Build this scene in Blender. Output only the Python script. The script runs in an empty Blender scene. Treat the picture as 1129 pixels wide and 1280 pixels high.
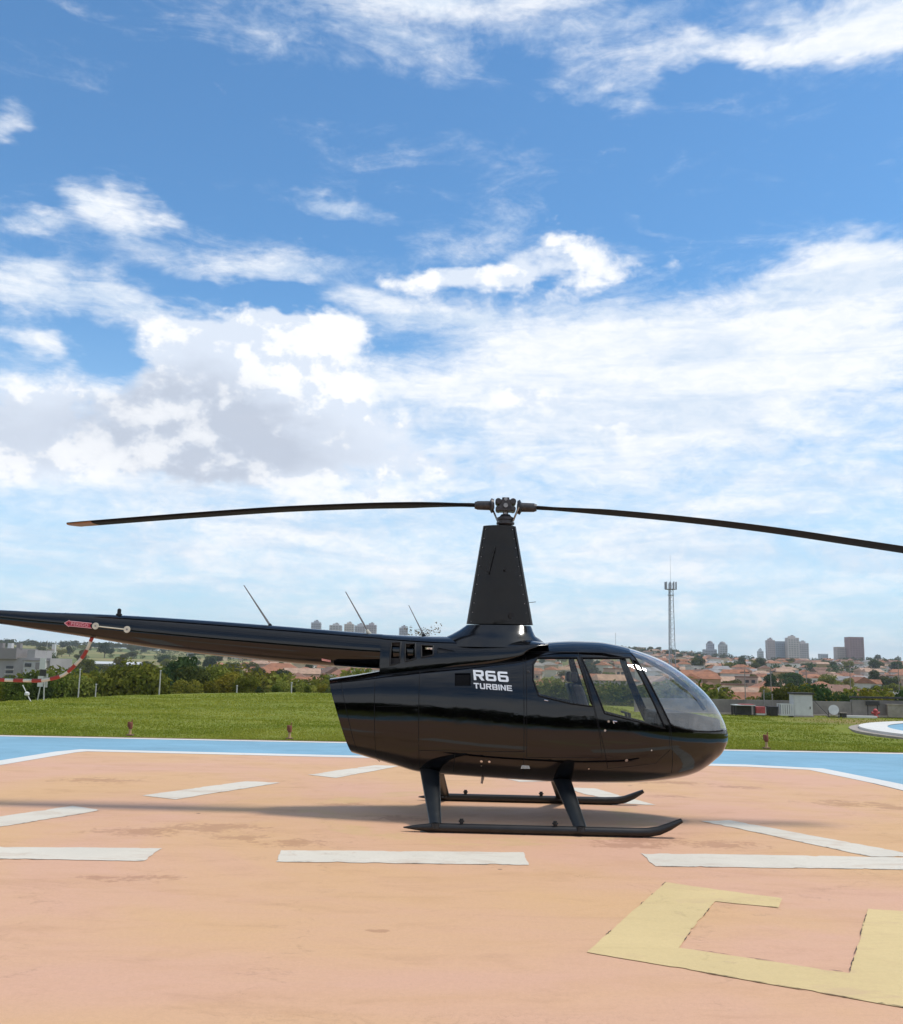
import bpy, bmesh, math, random
import numpy as np
from mathutils import Vector, Matrix

random.seed(7)
RNG = np.random.default_rng(11)
scene = bpy.context.scene
COL = scene.collection
R = math.radians

# ------------------------------------------------------------------ camera
EYE = 1.61
cam_data = bpy.data.cameras.new('camera')
cam_data.sensor_fit = 'VERTICAL'
cam_data.sensor_height = 24.0
cam_data.lens = 22.5
cam_data.clip_start = 0.05
cam_data.clip_end = 8000
cam = bpy.data.objects.new('camera', cam_data)
COL.objects.link(cam)
pt, rl = math.atan(195 / 1200), R(1.1)
fw = Vector((0, math.cos(pt), math.sin(pt)))
r0 = Vector((1, 0, 0))
u0 = Vector((0, -math.sin(pt), math.cos(pt)))
rv = r0 * math.cos(rl) + u0 * math.sin(rl)
uv = -r0 * math.sin(rl) + u0 * math.cos(rl)
M = Matrix((rv, uv, -fw)).transposed().to_4x4()
M.translation = Vector((0, 0, EYE))
cam.matrix_world = M
scene.camera = cam

# ------------------------------------------------------------------ exposure
scene.view_settings.view_transform = 'Standard'
scene.view_settings.look = 'None'
scene.view_settings.gamma = 1.0
scene.view_settings.use_curve_mapping = False
scene.view_settings.exposure = 0.55
scene.cycles.max_bounces = 10
scene.cycles.transparent_max_bounces = 24
scene.cycles.use_denoising = True

# ------------------------------------------------------------------ node helper
class NT:
    def __init__(s, tree):
        s.t = tree
        s.n = tree.nodes
        s.l = tree.links
    def new(s, typ, **kw):
        nd = s.n.new(typ)
        for k, v in kw.items():
            setattr(nd, k, v)
        return nd
    def put(s, sock, v):
        if hasattr(v, 'is_linked') or isinstance(v, bpy.types.NodeSocket):
            s.l.new(v, sock)
        elif v is not None:
            sock.default_value = v
    def math(s, op, a, b=None, c=None, clamp=False):
        nd = s.new('ShaderNodeMath', operation=op, use_clamp=clamp)
        for i, v in enumerate((a, b, c)):
            if v is not None:
                s.put(nd.inputs[i], v)
        return nd.outputs[0]
    def vmath(s, op, a, b=None):
        nd = s.new('ShaderNodeVectorMath', operation=op)
        s.put(nd.inputs[0], a)
        if b is not None:
            s.put(nd.inputs[1], b)
        return nd.outputs['Value'] if op in ('LENGTH', 'DOT_PRODUCT', 'DISTANCE') else nd.outputs[0]
    def ramp(s, v, a, b, lo=0.0, hi=1.0, smooth=True):
        nd = s.new('ShaderNodeMapRange', interpolation_type='SMOOTHSTEP' if smooth else 'LINEAR')
        s.put(nd.inputs[0], v)
        nd.inputs[1].default_value, nd.inputs[2].default_value = a, b
        nd.inputs[3].default_value, nd.inputs[4].default_value = lo, hi
        return nd.outputs[0]
    def noise(s, vec, scale, detail=5, rough=0.55, dist=0.0, lac=2.0):
        nd = s.new('ShaderNodeTexNoise')
        if vec is not None:
            s.put(nd.inputs['Vector'], vec)
        nd.inputs['Scale'].default_value = scale
        nd.inputs['Detail'].default_value = detail
        nd.inputs['Roughness'].default_value = rough
        nd.inputs['Distortion'].default_value = dist
        nd.inputs['Lacunarity'].default_value = lac
        return nd.outputs[0]
    def mix(s, f, a, b, mode='MIX'):
        nd = s.new('ShaderNodeMix', data_type='RGBA', blend_type=mode)
        s.put(nd.inputs[0], f)
        for i, v in ((6, a), (7, b)):
            if isinstance(v, (tuple, list)):
                nd.inputs[i].default_value = (*v[:3], 1)
            else:
                s.put(nd.inputs[i], v)
        return nd.outputs[2]
    def vec(s, x, y, z):
        nd = s.new('ShaderNodeCombineXYZ')
        for i, v in enumerate((x, y, z)):
            s.put(nd.inputs[i], v)
        return nd.outputs[0]

# ------------------------------------------------------------------ sun and sky
SUN_EL, SUN_AZ = R(62), R(94)
sd = Vector((math.cos(SUN_EL) * math.sin(SUN_AZ), math.cos(SUN_EL) * math.cos(SUN_AZ), math.sin(SUN_EL)))
sun_data = bpy.data.lights.new('sun', 'SUN')
sun_data.energy = 2.0
sun_data.angle = R(9.0)
sun_data.color = (1.0, 0.955, 0.88)
sun = bpy.data.objects.new('sun', sun_data)
sun.rotation_euler = sd.to_track_quat('Z', 'Y').to_euler()
sun.location = (0, 0, 60)
COL.objects.link(sun)

world = bpy.data.worlds.new('World')
scene.world = world
world.use_nodes = True
w = NT(world.node_tree)
w.n.clear()
sky = w.new('ShaderNodeTexSky', sky_type='NISHITA', sun_disc=False, sun_elevation=SUN_EL, sun_rotation=SUN_AZ,
            altitude=600, air_density=1.0, dust_density=0.6, ozone_density=1.6)
tc = w.new('ShaderNodeTexCoord')
dirv = w.vmath('NORMALIZE', tc.outputs['Generated'])
sx = w.new('ShaderNodeSeparateXYZ')
w.l.new(dirv, sx.inputs[0])
az = w.math('MULTIPLY', w.math('ARCTAN2', sx.outputs[0], sx.outputs[1]), 180 / math.pi)
el = w.math('MULTIPLY', w.math('ARCSINE', sx.outputs[2]), 180 / math.pi)
warp_v = w.vmath('MULTIPLY', dirv, (1.0, 1.0, 2.3))
wn = w.new('ShaderNodeTexNoise')
w.l.new(warp_v, wn.inputs['Vector'])
wn.inputs['Scale'].default_value = 5.0
wn.inputs['Detail'].default_value = 5.0
wn.inputs['Roughness'].default_value = 0.6
wofs = w.vmath('SUBTRACT', wn.outputs['Color'], (0.5, 0.5, 0.5))
uv_ = w.vec(az, el, 0.0)
uvw = w.vmath('ADD', uv_, w.vmath('MULTIPLY', wofs, (13.0, 7.5, 0.0)))
def blob(a, e, ra, re, wt, inner=0.15):
    d = w.vmath('LENGTH', w.vmath('MULTIPLY', w.vmath('SUBTRACT', uvw, (a, e, 0.0)), (1 / ra, 1 / re, 0.0)))
    return w.ramp(d, inner, 1.45, wt, 0.0)
def addall(lst):
    t = lst[0]
    for x in lst[1:]:
        t = w.math('ADD', t, x)
    return t
CIRRUS = [(-6.7, 36.4, 9.5, 2.2, .46), (2.3, 37.6, 9.0, 1.9, .70), (15.6, 33.4, 9.8, 1.1, .62), (26.0, 33.9, 7.5, 2.2, 1.0),
          (8.6, 35.2, 6.5, 1.1, .52), (-2.9, 34.0, 5.5, 1.2, .30), (-20.5, 24.9, 2.5, 1.9, .95), (-24.3, 23.2, 1.7, .7, .50),
          (-27.6, 28.8, 1.9, 1.5, .75), (-7.2, 26.8, 5.2, 1.0, .58), (24.2, 21.6, 7.6, 1.8, .72), (-19.2, 20.0, 6.2, 1.2, .62),
          (-25.9, 19.8, 2.6, 1.5, .70), (20.6, 17.6, 12.5, 4.2, .68), (11.6, 25.2, 2.2, .5, .34), (6.5, 15.9, 11.5, 4.0, .50),
          (-3.0, 20.9, 6.0, 1.3, .44), (-25.9, 17.2, 2.2, .8, .60), (2.5, 25.2, 4.5, 1.6, .36), (-11, 22.6, 6.0, 1.1, .42), (-14.0, 23.6, 9.0, 1.6, .22), (4.0, 19.6, 8.0, 2.0, .26),
          (-3.0, 12.0, 40.0, 7.5, .40), (14.0, 18.4, 15.0, 5.0, .34), (4.0, 19.0, 20.0, 4.5, .22), (-11.5, 20.9, 6.0, .8, -.36), (-1.2, 18.3, 4.0, 1.7, -.42), (-21.8, 17.2, 2.8, 1.1, -.50)]
CUMULUS = [(4.6, 23.2, 8.6, 1.1, .66), (0.8, 21.7, 7.0, 1.8, .50), (-13.2, 18.5, 5.8, 1.9, .95), (-16.0, 14.6, 5.6, 4.0, 1.05),
           (-7.6, 15.0, 7.0, 4.6, 1.0), (-25.2, 12.6, 5.4, 3.2, .90), (5.8, 15.8, 5.4, 1.8, .62), (-12.0, 10.6, 17.0, 2.4, .50),
           (9.2, 13.6, 2.6, 1.6, .45), (1.5, 11.5, 5.0, 1.6, .40), (16, 14.4, 5.0, 1.2, .40), (22, 11.6, 5.0, 1.0, .40)]
cv = w.vmath('MULTIPLY', dirv, (1.0, 1.0, 3.4))
n1 = w.noise(cv, 7.5, 12, 0.66, 0.7)
n2 = w.noise(w.vmath('ADD', cv, (3.1, 1.7, 9.2)), 2.6, 8, 0.62, 0.4)
n3 = w.noise(w.vmath('MULTIPLY', dirv, (1.0, 1.0, 1.5)), 17.0, 10, 0.58, 0.15)
n4 = w.noise(w.vmath('MULTIPLY', dirv, (1.0, 1.0, 1.25)), 6.0, 6, 0.55, 0.1)
streak = w.noise(w.vmath('MULTIPLY', dirv, (1.0, 1.0, 7.0)), 5.0, 8, 0.62, 0.5)
# away from the modelled clouds the sky goes on with broken cloud of the same kind
outside = w.ramp(w.math('ABSOLUTE', az), 34, 60, 0.0, 0.38)
lowhaze = w.ramp(el, 4.0, 21.0, 0.52, 0.0)
high = w.ramp(el, 38, 55, 0.0, 0.30)
# the low cloud bank in view runs on all round the horizon
ring = w.math('MULTIPLY', w.ramp(w.math('ABSOLUTE', az), 34, 60), w.ramp(el, 12, 27, 0.62, 0.0))
cir = addall([blob(*b_) for b_ in CIRRUS] + [outside, lowhaze, high, ring])
cirf = w.math('ADD', cir, w.math('MULTIPLY', w.math('SUBTRACT', n1, 0.5), 1.5))
cirf = w.math('ADD', cirf, w.math('MULTIPLY', w.math('SUBTRACT', n2, 0.5), 0.75))
finec = w.noise(w.vmath('MULTIPLY', dirv, (1.0, 1.0, 2.2)), 42.0, 9, 0.66, 0.5)
cirf = w.math('ADD', cirf, w.math('MULTIPLY', w.math('SUBTRACT', finec, 0.5), 0.55))
cir_a = w.ramp(cirf, 0.08, 1.10)
cum = addall([blob(*b_, inner=0.25) for b_ in CUMULUS])
cumf = w.math('ADD', cum, w.math('MULTIPLY', w.math('SUBTRACT', n3, 0.5), 1.5))
cumf = w.math('ADD', cumf, w.math('MULTIPLY', w.math('SUBTRACT', n4, 0.5), 0.8))
fine = w.noise(w.vmath('MULTIPLY', dirv, (1.0, 1.0, 1.2)), 48.0, 8, 0.62, 0.2)
cumf = w.math('ADD', cumf, w.math('MULTIPLY', w.math('SUBTRACT', fine, 0.5), 0.42))
cum_a = w.ramp(cumf, 0.33, 0.80)
# self shading of the thick cloud: the underside of deep cloud is greyer than its crest
n3b = w.noise(w.vmath('MULTIPLY', w.vmath('ADD', dirv, (0.010, 0.0, 0.022)), (1.0, 1.0, 1.5)), 17.0, 10, 0.58, 0.15)
n4b = w.noise(w.vmath('MULTIPLY', w.vmath('ADD', dirv, (0.03, 0.0, 0.06)), (1.0, 1.0, 1.25)), 6.0, 6, 0.55, 0.1)
relief = w.ramp(w.math('ADD', w.math('SUBTRACT', n3, n3b), w.math('MULTIPLY', w.math('SUBTRACT', n4, n4b), 1.2)), -0.16, 0.20)
deep = w.math('ADD', addall([blob(-16.8, 13.4, 6.2, 4.6, 1.1, .0), blob(-10.5, 12.2, 6.0, 2.8, .60, .0), blob(-26, 12.0, 4.5, 2.6, .55, .0), blob(6, 12.2, 7, 1.6, .35, 0.0), blob(22, 12.5, 9, 1.6, .35, 0.0)]),
              w.math('MULTIPLY', w.math('SUBTRACT', n4, 0.5), 0.5))
shade = w.math('MULTIPLY', w.ramp(deep, 0.0, 0.95, 0.0, 1.0), w.math('SUBTRACT', 1.12, w.math('MULTIPLY', relief, 0.85)), clamp=True)
CW = 8.45
white = (CW * 0.955, CW * 0.965, CW * 0.985)
pale = (CW * 0.72, CW * 0.79, CW * 0.90)
grey = (CW * 0.52, CW * 0.575, CW * 0.68)
soft = (CW * 0.63, CW * 0.735, CW * 0.87)
skyc = w.mix(1.0, sky.outputs[0], (0.76, 1.21, 1.41), 'MULTIPLY')
hz = w.ramp(el, -2.0, 23.0, 0.74, 0.0)
skyc = w.mix(hz, skyc, (CW * 0.54, CW * 0.72, CW * 0.86))
cir_c = w.mix(w.math('ADD', w.math('MULTIPLY', w.ramp(streak, 0.34, 0.60), 0.7), w.math('MULTIPLY', w.ramp(finec, 0.36, 0.62), 0.3)), soft, white)
c1 = w.mix(w.math('MULTIPLY', cir_a, 0.95), skyc, cir_c)
lit = w.ramp(w.math('ADD', relief, w.math('MULTIPLY', w.math('SUBTRACT', fine, 0.5), 1.1)), 0.22, 0.72)
cum_c = w.mix(shade, w.mix(lit, pale, white), grey)
c2 = w.mix(w.math('MULTIPLY', cum_a, 0.97), c1, cum_c)
bg = w.new('ShaderNodeBackground')
bg.inputs['Strength'].default_value = 0.09
w.l.new(c2, bg.inputs['Color'])
wo = w.new('ShaderNodeOutputWorld')
w.l.new(bg.outputs[0], wo.inputs['Surface'])

# ------------------------------------------------------------------ materials
def principled(name):
    m = bpy.data.materials.new(name)
    m.use_nodes = True
    t = NT(m.node_tree)
    b = m.node_tree.nodes['Principled BSDF']
    return m, t, b
def mat(name, color, rough=0.6, metal=0.0, spec=0.5, var=0.12, scale=6.0, coat=0.0, bump=0.0, bscale=40.0, objvar=0.0):
    m, t, b = principled(name)
    b.inputs['Roughness'].default_value = rough
    b.inputs['Metallic'].default_value = metal
    b.inputs['Specular IOR Level'].default_value = spec
    b.inputs['Coat Weight'].default_value = coat
    b.inputs['Coat Roughness'].default_value = 0.03
    tcn = t.new('ShaderNodeTexCoord')
    n = t.noise(tcn.outputs['Object'], scale, 6, 0.6)
    lo = tuple(c * (1 - var) for c in color)
    hi = tuple(min(1, c * (1 + var)) for c in color)
    c = t.mix(t.ramp(n, 0.3, 0.7), lo, hi)
    if objvar:
        oi = t.new('ShaderNodeObjectInfo')
        k = t.ramp(oi.outputs['Random'], 0, 1, 1 - objvar, 1 + objvar, False)
        c = t.mix(1.0, c, t.vec(k, k, k), 'MULTIPLY')
    t.l.new(c, b.inputs['Base Color'])
    if bump:
        bn = t.new('ShaderNodeBump')
        bn.inputs['Strength'].default_value = bump
        bn.inputs['Distance'].default_value = 0.02
        t.l.new(t.noise(tcn.outputs['Object'], bscale, 6, 0.6), bn.inputs['Height'])
        t.l.new(bn.outputs[0], b.inputs['Normal'])
    return m
def leaf_mat(name, c1, c2, tint=0.18, trans=0.35):
    m = bpy.data.materials.new(name)
    m.use_nodes = True
    t = NT(m.node_tree)
    t.n.clear()
    g = t.new('ShaderNodeNewGeometry')
    oi = t.new('ShaderNodeObjectInfo')
    n = t.noise(g.outputs['Position'], 0.9, 4, 0.6)
    f = t.math('ADD', t.math('MULTIPLY', t.ramp(n, 0.3, 0.7), 0.6), t.math('MULTIPLY', g.outputs['Random Per Island'], 0.4))
    c = t.mix(f, c1, c2)
    k = t.ramp(oi.outputs['Random'], 0, 1, 1 - tint, 1 + tint * 1.3, False)
    k2 = t.ramp(oi.outputs['Random'], 0, 1, 1 + tint, 1 - tint, False)
    c = t.mix(1.0, c, t.vec(k, 1.0, k2), 'MULTIPLY')
    d = t.new('ShaderNodeBsdfDiffuse')
    tr = t.new('ShaderNodeBsdfTranslucent')
    t.l.new(c, d.inputs[0])
    t.l.new(c, tr.inputs[0])
    mx = t.new('ShaderNodeMixShader')
    mx.inputs[0].default_value = trans
    t.l.new(d.outputs[0], mx.inputs[1])
    t.l.new(tr.outputs[0], mx.inputs[2])
    o = t.new('ShaderNodeOutputMaterial')
    t.l.new(mx.outputs[0], o.inputs[0])
    return m
def glass_mat(name, tint, refl=1.0, rough=0.0, dust_sheen=0.0):
    m = bpy.data.materials.new(name)
    m.use_nodes = True
    t = NT(m.node_tree)
    t.n.clear()
    tr = t.new('ShaderNodeBsdfTransparent')
    tr.inputs[0].default_value = (*tint, 1)
    gl = t.new('ShaderNodeBsdfGlossy')
    gl.inputs['Roughness'].default_value = rough
    # Schlick reflectance, the same from both sides of a thin sheet
    g = t.new('ShaderNodeNewGeometry')
    cosv = t.math('ABSOLUTE', t.vmath('DOT_PRODUCT', g.outputs['Normal'], g.outputs['Incoming']))
    sch = t.math('POWER', t.math('SUBTRACT', 1.0, cosv, clamp=True), 5.0)
    f = t.math('MULTIPLY', t.math('ADD', 0.05, t.math('MULTIPLY', sch, 0.90)), refl, clamp=True)
    mx = t.new('ShaderNodeMixShader')
    t.l.new(f, mx.inputs[0])
    t.l.new(tr.outputs[0], mx.inputs[1])
    t.l.new(gl.outputs[0], mx.inputs[2])
    out = mx.outputs[0]
    if dust_sheen:  # patchy diffuse white paints a cloud reflection sheen over the dusty glass
        tcn = t.new('ShaderNodeTexCoord')
        df = t.new('ShaderNodeBsdfDiffuse')
        df.inputs[0].default_value = (.75, .76, .76, 1)
        n = t.noise(tcn.outputs['Object'], 5.0, 7, 0.68, 1.2)
        m2 = t.new('ShaderNodeMixShader')
        t.l.new(t.math('MULTIPLY', t.ramp(n, 0.34, 0.66, 0.25, 1.0), dust_sheen), m2.inputs[0])
        t.l.new(out, m2.inputs[1])
        t.l.new(df.outputs[0], m2.inputs[2])
        out = m2.outputs[0]
    o = t.new('ShaderNodeOutputMaterial')
    t.l.new(out, o.inputs[0])
    return m

# ------------------------------------------------------------------ mesh helpers
class MB:
    def __init__(s):
        s.v, s.f, s.m = [], [], []
    def add(s, verts, faces, mi=0):
        o = len(s.v)
        s.v += [tuple(p) for p in verts]
        s.f += [tuple(i + o for i in f) for f in faces]
        s.m += [mi] * len(faces)
        return s
    def box(s, c, size, rz=0.0, mi=0, taper=1.0):
        x, y, z = (k / 2 for k in size)
        ca, sa = math.cos(rz), math.sin(rz)
        vs = []
        for dz in (-z, z):
            k = taper if dz > 0 else 1.0
            for dx, dy in ((-x, -y), (x, -y), (x, y), (-x, y)):
                dx, dy = dx * k, dy * k
                vs.append((c[0] + dx * ca - dy * sa, c[1] + dx * sa + dy * ca, c[2] + dz))
        return s.add(vs, [(0, 3, 2, 1), (4, 5, 6, 7), (0, 1, 5, 4), (1, 2, 6, 5), (2, 3, 7, 6), (3, 0, 4, 7)], mi)
    def tube(s, path, rad, n=10, mi=0, caps=True, flat=None):
        P = [Vector(p) for p in path]
        if not hasattr(rad, '__len__'):
            rad = [rad] * len(P)
        rings = []
        ref = Vector((0, 0, 1))
        for i, p in enumerate(P):
            t = (P[min(i + 1, len(P) - 1)] - P[max(i - 1, 0)]).normalized()
            if abs(t.dot(ref)) > 0.97:
                a = Vector((1, 0, 0))
            else:
                a = ref
            b1 = t.cross(a).normalized()
            b2 = b1.cross(t).normalized()
            r = rad[i]
            ra, rb = (r if not hasattr(r, '__len__') else r[0]), (r if not hasattr(r, '__len__') else r[1])
            rings.append([p + b1 * (ra * math.cos(2 * math.pi * k / n)) + b2 * (rb * math.sin(2 * math.pi * k / n)) for k in range(n)])
        vs = [v for r_ in rings for v in r_]
        fs = []
        for i in range(len(P) - 1):
            for k in range(n):
                k2 = (k + 1) % n
                fs.append((i * n + k, i * n + k2, (i + 1) * n + k2, (i + 1) * n + k))
        if caps:
            fs.append(tuple(reversed(range(n))))
            fs.append(tuple((len(P) - 1) * n + k for k in range(n)))
        return s.add(vs, fs, mi)
    def lathe(s, prof, c=(0, 0, 0), n=20, mi=0):
        return s.tube([(c[0], c[1], c[2] + z) for r, z in prof], [max(r, 1e-4) for r, z in prof], n, mi)
    def prism(s, poly, z0, z1, mi=0):
        n = len(poly)
        vs = [(x, y, z0) for x, y in poly] + [(x, y, z1) for x, y in poly]
        fs = [tuple(range(n, 2 * n)), tuple(reversed(range(n)))]
        fs += [(i, (i + 1) % n, n + (i + 1) % n, n + i) for i in range(n)]
        return s.add(vs, fs, mi)
    def build(s, name, mats, parent=None, smooth=False, bevel=0.0, recalc=True):
        me = bpy.data.meshes.new(name)
        me.from_pydata(s.v, [], s.f)
        if not isinstance(mats, (list, tuple)):
            mats = [mats]
        for m in mats:
            me.materials.append(m)
        if len(mats) > 1:
            me.polygons.foreach_set('material_index', s.m)
        if recalc:
            bm = bmesh.new()
            bm.from_mesh(me)
            bmesh.ops.recalc_face_normals(bm, faces=bm.faces)
            bm.to_mesh(me)
            bm.free()
        if smooth:
            me.polygons.foreach_set('use_smooth', [True] * len(me.polygons))
            if smooth != 'all':
                try:
                    me.set_sharp_from_angle(angle=R(35))
                except Exception:
                    pass
        o = bpy.data.objects.new(name, me)
        COL.objects.link(o)
        if parent:
            o.parent = parent
        if bevel:
            b = o.modifiers.new('bevel', 'BEVEL')
            b.width = bevel
            b.segments = 2
            b.limit_method = 'ANGLE'
        return o
def tag(o, label=None, cat=None, group=None, kind=None):
    for k, v in (('label', label), ('category', cat), ('group', group), ('kind', kind)):
        if v:
            o[k] = v
    return o
def thing(name, label, cat, loc=(0, 0, 0), rz=0.0, group=None):
    o = bpy.data.objects.new(name, None)
    o.empty_display_size = 0.2
    COL.objects.link(o)
    o.location = loc
    o.rotation_euler = (0, 0, rz)
    return tag(o, label, cat, group)
def copy_tree(o, parent=None):
    kids = list(o.children)
    c = o.copy()
    COL.objects.link(c)
    if parent:
        c.parent = parent
    for k in kids:
        copy_tree(k, c)
    return c
def np_mesh(name, V, F, mats, smooth=False):
    me = bpy.data.meshes.new(name)
    nf, k = F.shape
    me.vertices.add(len(V))
    me.vertices.foreach_set('co', np.ascontiguousarray(V, dtype=np.float32).ravel())
    me.loops.add(nf * k)
    me.loops.foreach_set('vertex_index', F.astype(np.int32).ravel())
    me.polygons.add(nf)
    me.polygons.foreach_set('loop_start', np.arange(0, nf * k, k, dtype=np.int32))
    if smooth:
        me.polygons.foreach_set('use_smooth', np.ones(nf, dtype=bool))
    for m in (mats if isinstance(mats, (list, tuple)) else [mats]):
        me.materials.append(m)
    me.update(calc_edges=True)
    return me
def pchip(xs, ys):
    xs, ys = np.asarray(xs, float), np.asarray(ys, float)
    h = np.diff(xs)
    dl = np.diff(ys) / h
    d = np.zeros_like(ys)
    for i in range(1, len(xs) - 1):
        if dl[i - 1] * dl[i] > 0:
            w1, w2 = 2 * h[i] + h[i - 1], h[i] + 2 * h[i - 1]
            d[i] = (w1 + w2) / (w1 / dl[i - 1] + w2 / dl[i])
    d[0], d[-1] = dl[0], dl[-1]
    def f(x):
        x = np.asarray(x, float)
        i = np.clip(np.searchsorted(xs, x) - 1, 0, len(xs) - 2)
        t = np.clip((x - xs[i]) / h[i], 0, 1)
        return ((1 + 2 * t) * (1 - t) ** 2 * ys[i] + t * (1 - t) ** 2 * h[i] * d[i]
                + t * t * (3 - 2 * t) * ys[i + 1] + t * t * (t - 1) * h[i] * d[i + 1])
    return f
def vnoise(x, y, seed=0):
    x, y = np.asarray(x, float), np.asarray(y, float)
    def h(i, j):
        s = np.sin(i * 127.1 + j * 311.7 + seed * 74.7) * 43758.5453
        return s - np.floor(s)
    i, j = np.floor(x), np.floor(y)
    fx, fy = x - i, y - j
    fx, fy = fx * fx * (3 - 2 * fx), fy * fy * (3 - 2 * fy)
    return (h(i, j) * (1 - fx) + h(i + 1, j) * fx) * (1 - fy) + (h(i, j + 1) * (1 - fx) + h(i + 1, j + 1) * fx) * fy

# ================================================================== THE GROUND
def sstep(x, a, b):
    t = np.clip((np.asarray(x, float) - a) / (b - a), 0, 1)
    return t * t * (3 - 2 * t)
edge_f = pchip([-400, -60, -18, -15.5, -6, 6, 9, 11.5, 60, 400], [20, 28, 34, 46, 57, 50, 42, 41, 41, 41])
prof_f = pchip([0, 60, 110, 200, 300, 400, 550, 700, 1000, 1300, 1700, 2500, 4000], [0, -2, -6.0, -6.2, -5.0, -3.5, 0, 4.0, 13.5, 23, 12, 4, 0])
ridge_f = pchip([-45, -25, -22.5, -20, -18.7, -16.6, -12, -7, 0, 12, 14.3, 17.4, 20, 23.6, 27, 50],
                [20, 24, 22, 21, 20, 17, 26, 33, 31, 26, 22, 17, 18, 19.5, 22, 20])
def terrain_z(x, y):
    x, y = np.asarray(x, float), np.asarray(y, float)
    s = y - edge_f(x)
    z = -7.0 * sstep(s, 2.0, 60.0)
    far = prof_f(np.clip(y, 0, 4000))
    a = np.degrees(np.arctan2(x, np.maximum(y, 1.0)))
    far = np.where(y > 550, far + (ridge_f(a) - 23.0) * sstep(y, 550, 1300), far)
    far = far + (vnoise(x / 90, y / 90, 3) - 0.5) * 5.0 * sstep(y, 180, 700)
    z = z + (far - z) * sstep(y, 90, 220)
    und = (vnoise(x / 3.1, y / 2.3, 1) - 0.4) * 0.10 + (vnoise(x / 0.9, y / 0.9, 2) - 0.5) * 0.04
    z = z + und * sstep(np.maximum(y - 21.5, np.maximum(np.abs(x) - 13.0, -10.0 - y)), 0, 1.5) - 0.03
    return z
def tz(x, y):
    return float(terrain_z(np.array([x]), np.array([y]))[0])

def ground_mat():
    m, t, b = principled('ground_soil_and_grass')
    g = t.new('ShaderNodeNewGeometry')
    P = g.outputs['Position']
    sp = t.new('ShaderNodeSeparateXYZ')
    t.l.new(P, sp.inputs[0])
    n_a = t.noise(P, 0.35, 6, 0.6)
    n_b = t.noise(P, 3.0, 6, 0.65)
    n_c = t.noise(P, 0.018, 6, 0.6)
    grass = t.mix(t.ramp(n_a, 0.3, 0.7), (0.135, 0.17, 0.017), (0.21, 0.225, 0.032))
    grass = t.mix(t.math('MULTIPLY', t.ramp(n_b, 0.45, 0.72), 0.5), grass, (0.25, 0.215, 0.07))
    dirt = t.mix(t.ramp(n_b, 0.3, 0.7), (0.22, 0.12, 0.06), (0.33, 0.20, 0.11))
    # worn bare soil near the round pad
    d1 = t.vmath('DISTANCE', P, (15.5, 35.0, 0.0))
    bare = t.math('MULTIPLY', t.ramp(t.math('ADD', d1, t.math('MULTIPLY', n_b, 3.0)), 2.2, 6.0, 1.0, 0.0), 0.6)
    near = t.mix(bare, grass, dirt)
    # far country: pasture, dry fields and red soil between the houses
    field = t.mix(t.ramp(n_c, 0.38, 0.62), (0.10, 0.13, 0.035), (0.27, 0.23, 0.09))
    field = t.mix(t.ramp(t.noise(P, 0.05, 5, 0.6), 0.55, 0.7), field, (0.30, 0.17, 0.10))
    c = t.mix(t.ramp(sp.outputs[1], 75, 140), near, field)
    t.l.new(c, b.inputs['Base Color'])
    b.inputs['Roughness'].default_value = 0.95
    b.inputs['Specular IOR Level'].default_value = 0.15
    bn = t.new('ShaderNodeBump')
    bn.inputs['Strength'].default_value = 0.6
    bn.inputs['Distance'].default_value = 0.08
    t.l.new(t.noise(P, 9.0, 6, 0.7), bn.inputs['Height'])
    t.l.new(bn.outputs[0], b.inputs['Normal'])
    return m
ys = np.concatenate([np.linspace(-140, -2, 24), np.linspace(0, 62, 125), 62 * (4200 / 62) ** np.linspace(0.01, 1, 150)])
tx = np.linspace(-1, 1, 261)
tx = np.sign(tx) * np.abs(tx) ** 1.25
X, Y = np.meshgrid(tx, ys)
X = X * (55 + np.abs(Y) * 0.95)
Z = terrain_z(X, Y)
nv, nh = X.shape
V = np.stack([X, Y, Z], -1).reshape(-1, 3)
ii = np.arange(nv * nh).reshape(nv, nh)
F = np.stack([ii[:-1, :-1], ii[:-1, 1:], ii[1:, 1:], ii[1:, :-1]], -1).reshape(-1, 4)
terrain = bpy.data.objects.new('terrain', np_mesh('terrain', V, F, ground_mat(), True))
COL.objects.link(terrain)
tag(terrain, 'green lawn falling away to a wide valley and wooded hills', kind='structure')

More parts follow.
